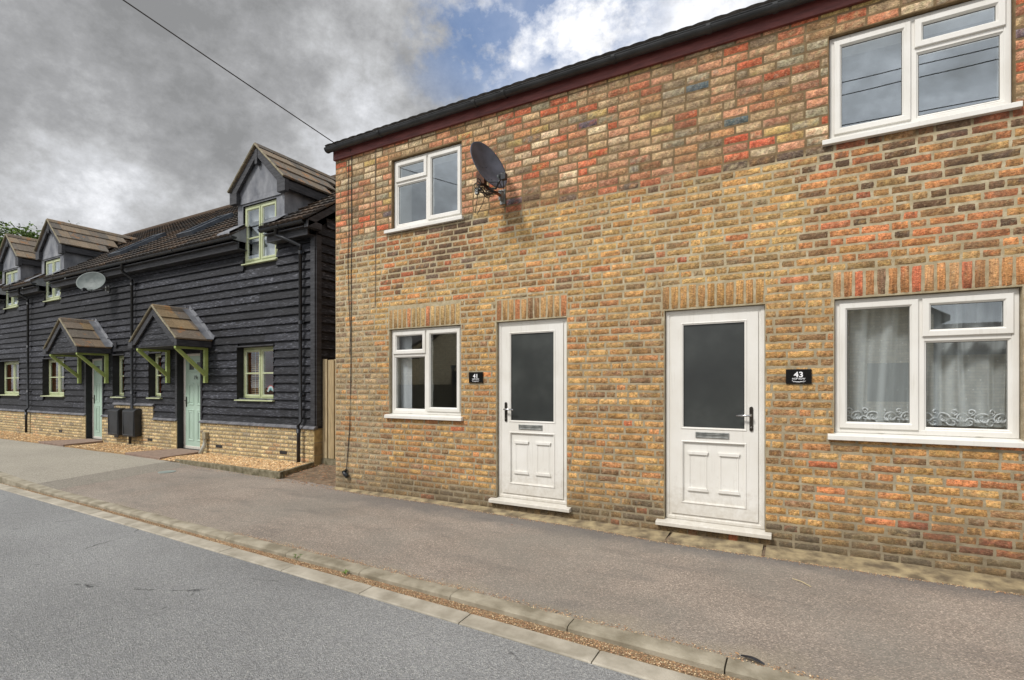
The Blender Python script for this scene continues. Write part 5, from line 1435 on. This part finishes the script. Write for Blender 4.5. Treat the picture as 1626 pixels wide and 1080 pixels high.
# ------------------------------------------------------------------ houses across the street (they show in the window reflections)
def far_house(x0, x1, y0, y1, ze, za, gable_front, label):
    t = empty('brick_house', ((x0+x1)/2, y1, 0)); tag(t, label, 'house', 'houses across the street')
    mb = MB()
    xm = (x0+x1)/2; ym = (y0+y1)/2
    if gable_front:
        mb.prism([(x0, 0, -.2), (x1, 0, -.2), (x1, 0, ze), (xm, 0, za), (x0, 0, ze)], (0, y0, 0), (0, y1, 0))
    else:
        mb.prism([(0, y0, -.2), (0, y1, -.2), (0, y1, ze), (0, ym, za), (0, y0, ze)], (x0, 0, 0), (x1, 0, 0))
    mb.build('wall', M['far_brick'], t)
    mb = MB()
    if gable_front:
        for s_ in (-1, 1):
            e = xm+s_*((x1-x0)/2+.3); ez = ze-.3*(za-ze)/((x1-x0)/2)
            mb.prism([(e, 0, ez), (xm, 0, za+.01), (xm, 0, za+.14), (e, 0, ez+.13)], (0, y0-.1, 0), (0, y1+.15, 0), S(72, 62, 56))
    else:
        for s_ in (-1, 1):
            e = ym+s_*((y1-y0)/2+.3); ez = ze-.3*(za-ze)/((y1-y0)/2)
            mb.prism([(0, e, ez), (0, ym, za+.01), (0, ym, za+.14), (0, e, ez+.13)], (x0-.15, 0, 0), (x1+.15, 0, 0), S(72, 62, 56))
    mb.build('roof', M['tile'], t)
    for (a, b_) in ((x0+(x1-x0)*.22, 1.0), (x0+(x1-x0)*.68, 1.0)):
        mb = MB(); mb.ring(a, a+1.1, b_, b_+1.1, [(0, 0), (0, -.05), (.07, -.05), (.07, 0)]); 
        o = mb.build('window', M['upvc'], t, loc=(0, y1+.02, 0)); o.rotation_euler.z = 0
        g = MB(); g.box(a+.05, a+1.05, y1+.002, y1+.012, b_+.05, b_+1.05); g.build('pane', pm('far_pane', S(40, 46, 50), rough=.1), o)
far_house(-13.6, -6.4, -16, -6.0, 2.75, 5.2, True, 'pale brick house with its gable to the street, opposite the number 41 window')
far_house(3.1, 9.5, -15, -6.5, 2.3, 3.3, False, 'low brick garage block across the street')
far_house(-1.6, 2.9, -15, -6.0, 3.25, 4.6, True, 'low brick house opposite the number 43 window')
far_house(-26, -15.5, -16, -7.5, 3.1, 5.0, False, 'long brick house opposite the black cottages')
t = empty('board_fence', (-12, -5.7, 0)); tag(t, 'dark timber garden fence across the street', 'fence')
mb = MB(); x = -18
while x < -9.3: mb.box(x, x+.12, -5.75, -5.73, .0, 1.5, k(S(96, 88, 70), random.uniform(.8, 1.2))); x += .125
mb.build('fence_boards', M['fencewood'], t)
t = empty('garden_lamp', (-11.1, -4.9, 0)); tag(t, 'short lamp post across the street', 'lamp')
mb = MB(); mb.tube([(-11.1, -4.9, 0), (-11.1, -4.9, 2.05)], .035, 10); mb.build('post', M['blackplastic'], t)
mb = MB(); mb.tube([(-11.1, -4.9, 2.05), (-11.1, -4.9, 2.2)], .07, 12, r2=.11); mb.build('lamp_head', M['dishlight'], t)

# ------------------------------------------------------------------ tree behind the far end
def tree(cx, cy, h, r, label):
    t = empty('tree', (cx, cy, 0)); tag(t, label, 'tree')
    random.seed(77); mb = MB()
    mb.tube([(cx, cy, -.2), (cx+.2, cy, h*.3), (cx-.1, cy+.1, h*.6), (cx, cy, h*.85)], .35, 10, r2=.08)
    ends = []
    for i in range(16):
        a = random.uniform(0, 6.28); z0 = h*random.uniform(.35, .75); e = Vector((cx+r*.8*math.cos(a)*random.uniform(.5, 1), cy+r*.8*math.sin(a)*random.uniform(.5, 1), z0+h*random.uniform(.08, .25)))
        mb.tube([(cx, cy, z0), Vector((cx, cy, z0)).lerp(e, .5)+Vector((0, 0, .3)), e], .1, 6, r2=.02); ends.append(e)
    mb.build('trunk', M['bark'], t, smooth=True)
    ce = [Vector((cx, cy, h*.7))+Vector((random.gauss(0, r*.42), random.gauss(0, r*.42), random.gauss(0, h*.13))) for _ in range(60)]+ends
    mb = MB()
    for c_ in ce:
        if c_.z > h: c_.z = h-random.random()
        base = k(random.choice([S(74, 96, 40), S(92, 114, 50), S(54, 76, 34), S(108, 128, 62)]), 1)
        for i in range(230):
            p = c_+Vector((random.gauss(0, .42), random.gauss(0, .42), random.gauss(0, .30))); s_ = random.uniform(.08, .17)
            u = Vector((random.gauss(0, 1), random.gauss(0, 1), random.gauss(0, .6))).normalized(); w_ = u.cross(Vector((random.gauss(0, 1), random.gauss(0, 1), random.gauss(0, 1)))).normalized()
            mb.quadf([p-u*s_, p+w_*s_*.5, p+u*s_, p-w_*s_*.5], k(base, random.uniform(.7, 1.3)))
    mb.build('crown', M['leafmat'], t)
tree(-47.5, 14.5, 12.9, 4.6, 'leafy green tree showing above the roofs at the far left')

# ------------------------------------------------------------------ camera
cam = bpy.data.cameras.new('camera'); co = bpy.data.objects.new('camera', cam); COL.objects.link(co)
co.location = (0, 0, 1.47); co.rotation_euler = (R(90), 0, math.asin(.489))
cam.sensor_width = 36; cam.lens = 820/1626*36; cam.shift_y = 72/1626; cam.clip_end = 1000; cam.clip_start = .05
scn.camera = co

# ------------------------------------------------------------------ light
w = bpy.data.worlds.new('World'); scn.world = w; w.use_nodes = True; nt = w.node_tree; bg = nt.nodes['Background']
EL, AZ = R(48), R(205)      # the sun stands high behind the photographer
sundir = Vector((math.sin(AZ)*math.cos(EL), math.cos(AZ)*math.cos(EL), math.sin(EL)))
sky = N(nt, 'ShaderNodeTexSky', sky_type='NISHITA'); sky.sun_disc = False; sky.sun_elevation = EL; sky.sun_rotation = AZ
tc = N(nt, 'ShaderNodeTexCoord'); gen = tc.outputs['Generated']
sx = N(nt, 'ShaderNodeSeparateXYZ'); nt.links.new(gen, sx.inputs[0])
den = math_(nt, 'ADD', math_(nt, 'MAXIMUM', sx.outputs[2], 0.0), .22)
cx_ = math_(nt, 'DIVIDE', sx.outputs[0], den); cy_ = math_(nt, 'DIVIDE', sx.outputs[1], den)
cb = N(nt, 'ShaderNodeCombineXYZ'); nt.links.new(cx_, cb.inputs[0]); nt.links.new(cy_, cb.inputs[1])
gm = N(nt, 'ShaderNodeMapping'); gm.inputs['Scale'].default_value = (2.1, 2.1, 3.0); gm.inputs['Location'].default_value = (3.3, .6, 1.2); nt.links.new(gen, gm.inputs['Vector'])
vm_ = N(nt, 'ShaderNodeVectorMath', operation='MULTIPLY_ADD'); nt.links.new(cb.outputs[0], vm_.inputs[0]); vm_.inputs[1].default_value = (.25, .25, 0); nt.links.new(gm.outputs[0], vm_.inputs[2])
cv = vm_.outputs[0]
n1 = noise(nt, cv, .85, 9, .55); n2 = noise(nt, cv, 2.6, 10, .68)
def pxdir(px, py):
    X = px-813; return Vector((.8724*X-.489*820, .489*X+.8724*820, 612-py)).normalized()
def blob(px, py, c0, c1, v0=0, v1=1):
    d = N(nt, 'ShaderNodeVectorMath', operation='DOT_PRODUCT'); nt.links.new(gen, d.inputs[0]); d.inputs[1].default_value = pxdir(px, py)
    o = mapr(nt, d.outputs['Value'], math.cos(R(c0)), math.cos(R(c1)), v0, v1)
    return o
val = math_(nt, 'ADD', math_(nt, 'MULTIPLY', n1, .8), math_(nt, 'MULTIPLY', n2, .62)); val = math_(nt, 'SUBTRACT', val, .21)
# broad banks: a heavy one upper left, a bright break in the middle
val = math_(nt, 'SUBTRACT', val, blob(120, 60, 40, 5, 0, .085))
val = math_(nt, 'ADD', val, blob(800, 190, 22, 3, 0, .13))
val = math_(nt, 'ADD', val, blob(1060, 60, 20, 3, 0, .10))
val = math_(nt, 'ADD', val, blob(505, 250, 12, 1, 0, .14))
cloud = ramp(nt, val, [(.34, (.215, .218, .222)), (.43, (.29, .293, .30)), (.50, (.385, .39, .398)), (.57, (.50, .51, .53)), (.68, (.78, .79, .82))])
cs = N(nt, 'ShaderNodeVectorMath', operation='SCALE'); nt.links.new(cloud, cs.inputs[0]); CLOUD = 10.0
# clouds toward the sun's side of the sky (behind the camera) are brighter, as they are lit and thin there
back = mapr(nt, sx.outputs[1], .25, -.6, 1.0, 1.8)
nt.links.new(math_(nt, 'MULTIPLY', back, CLOUD), cs.inputs['Scale'])
gap = math_(nt, 'MULTIPLY', math_(nt, 'ADD', blob(770, 45, 9.5, 2), blob(950, 18, 7, 1), True), mapr(nt, noise(nt, cv, 3.2, 8, .62), .42, .56, .85, 0), True)
mx = mix(nt, gap, cs.outputs[0], mix(nt, 1.0, sky.outputs[0], (1.0, 1.12, 1.25), 'MULTIPLY'))
nt.links.new(mx, bg.inputs['Color']); bg.inputs['Strength'].default_value = .1
sun = bpy.data.lights.new('sun', 'SUN'); so = bpy.data.objects.new('sun', sun); COL.objects.link(so)
sun.energy = 2.3; sun.angle = R(11); sun.color = (1, .965, .92)
so.rotation_euler = sundir.to_track_quat('Z', 'Y').to_euler()
scn.view_settings.view_transform = 'Standard'; scn.view_settings.look = 'None'; scn.view_settings.exposure = .42; scn.view_settings.gamma = 1
try: scn.view_settings.use_curve_mapping = False
except Exception: pass
scn.cycles.max_bounces = 8; scn.cycles.transparent_max_bounces = 12
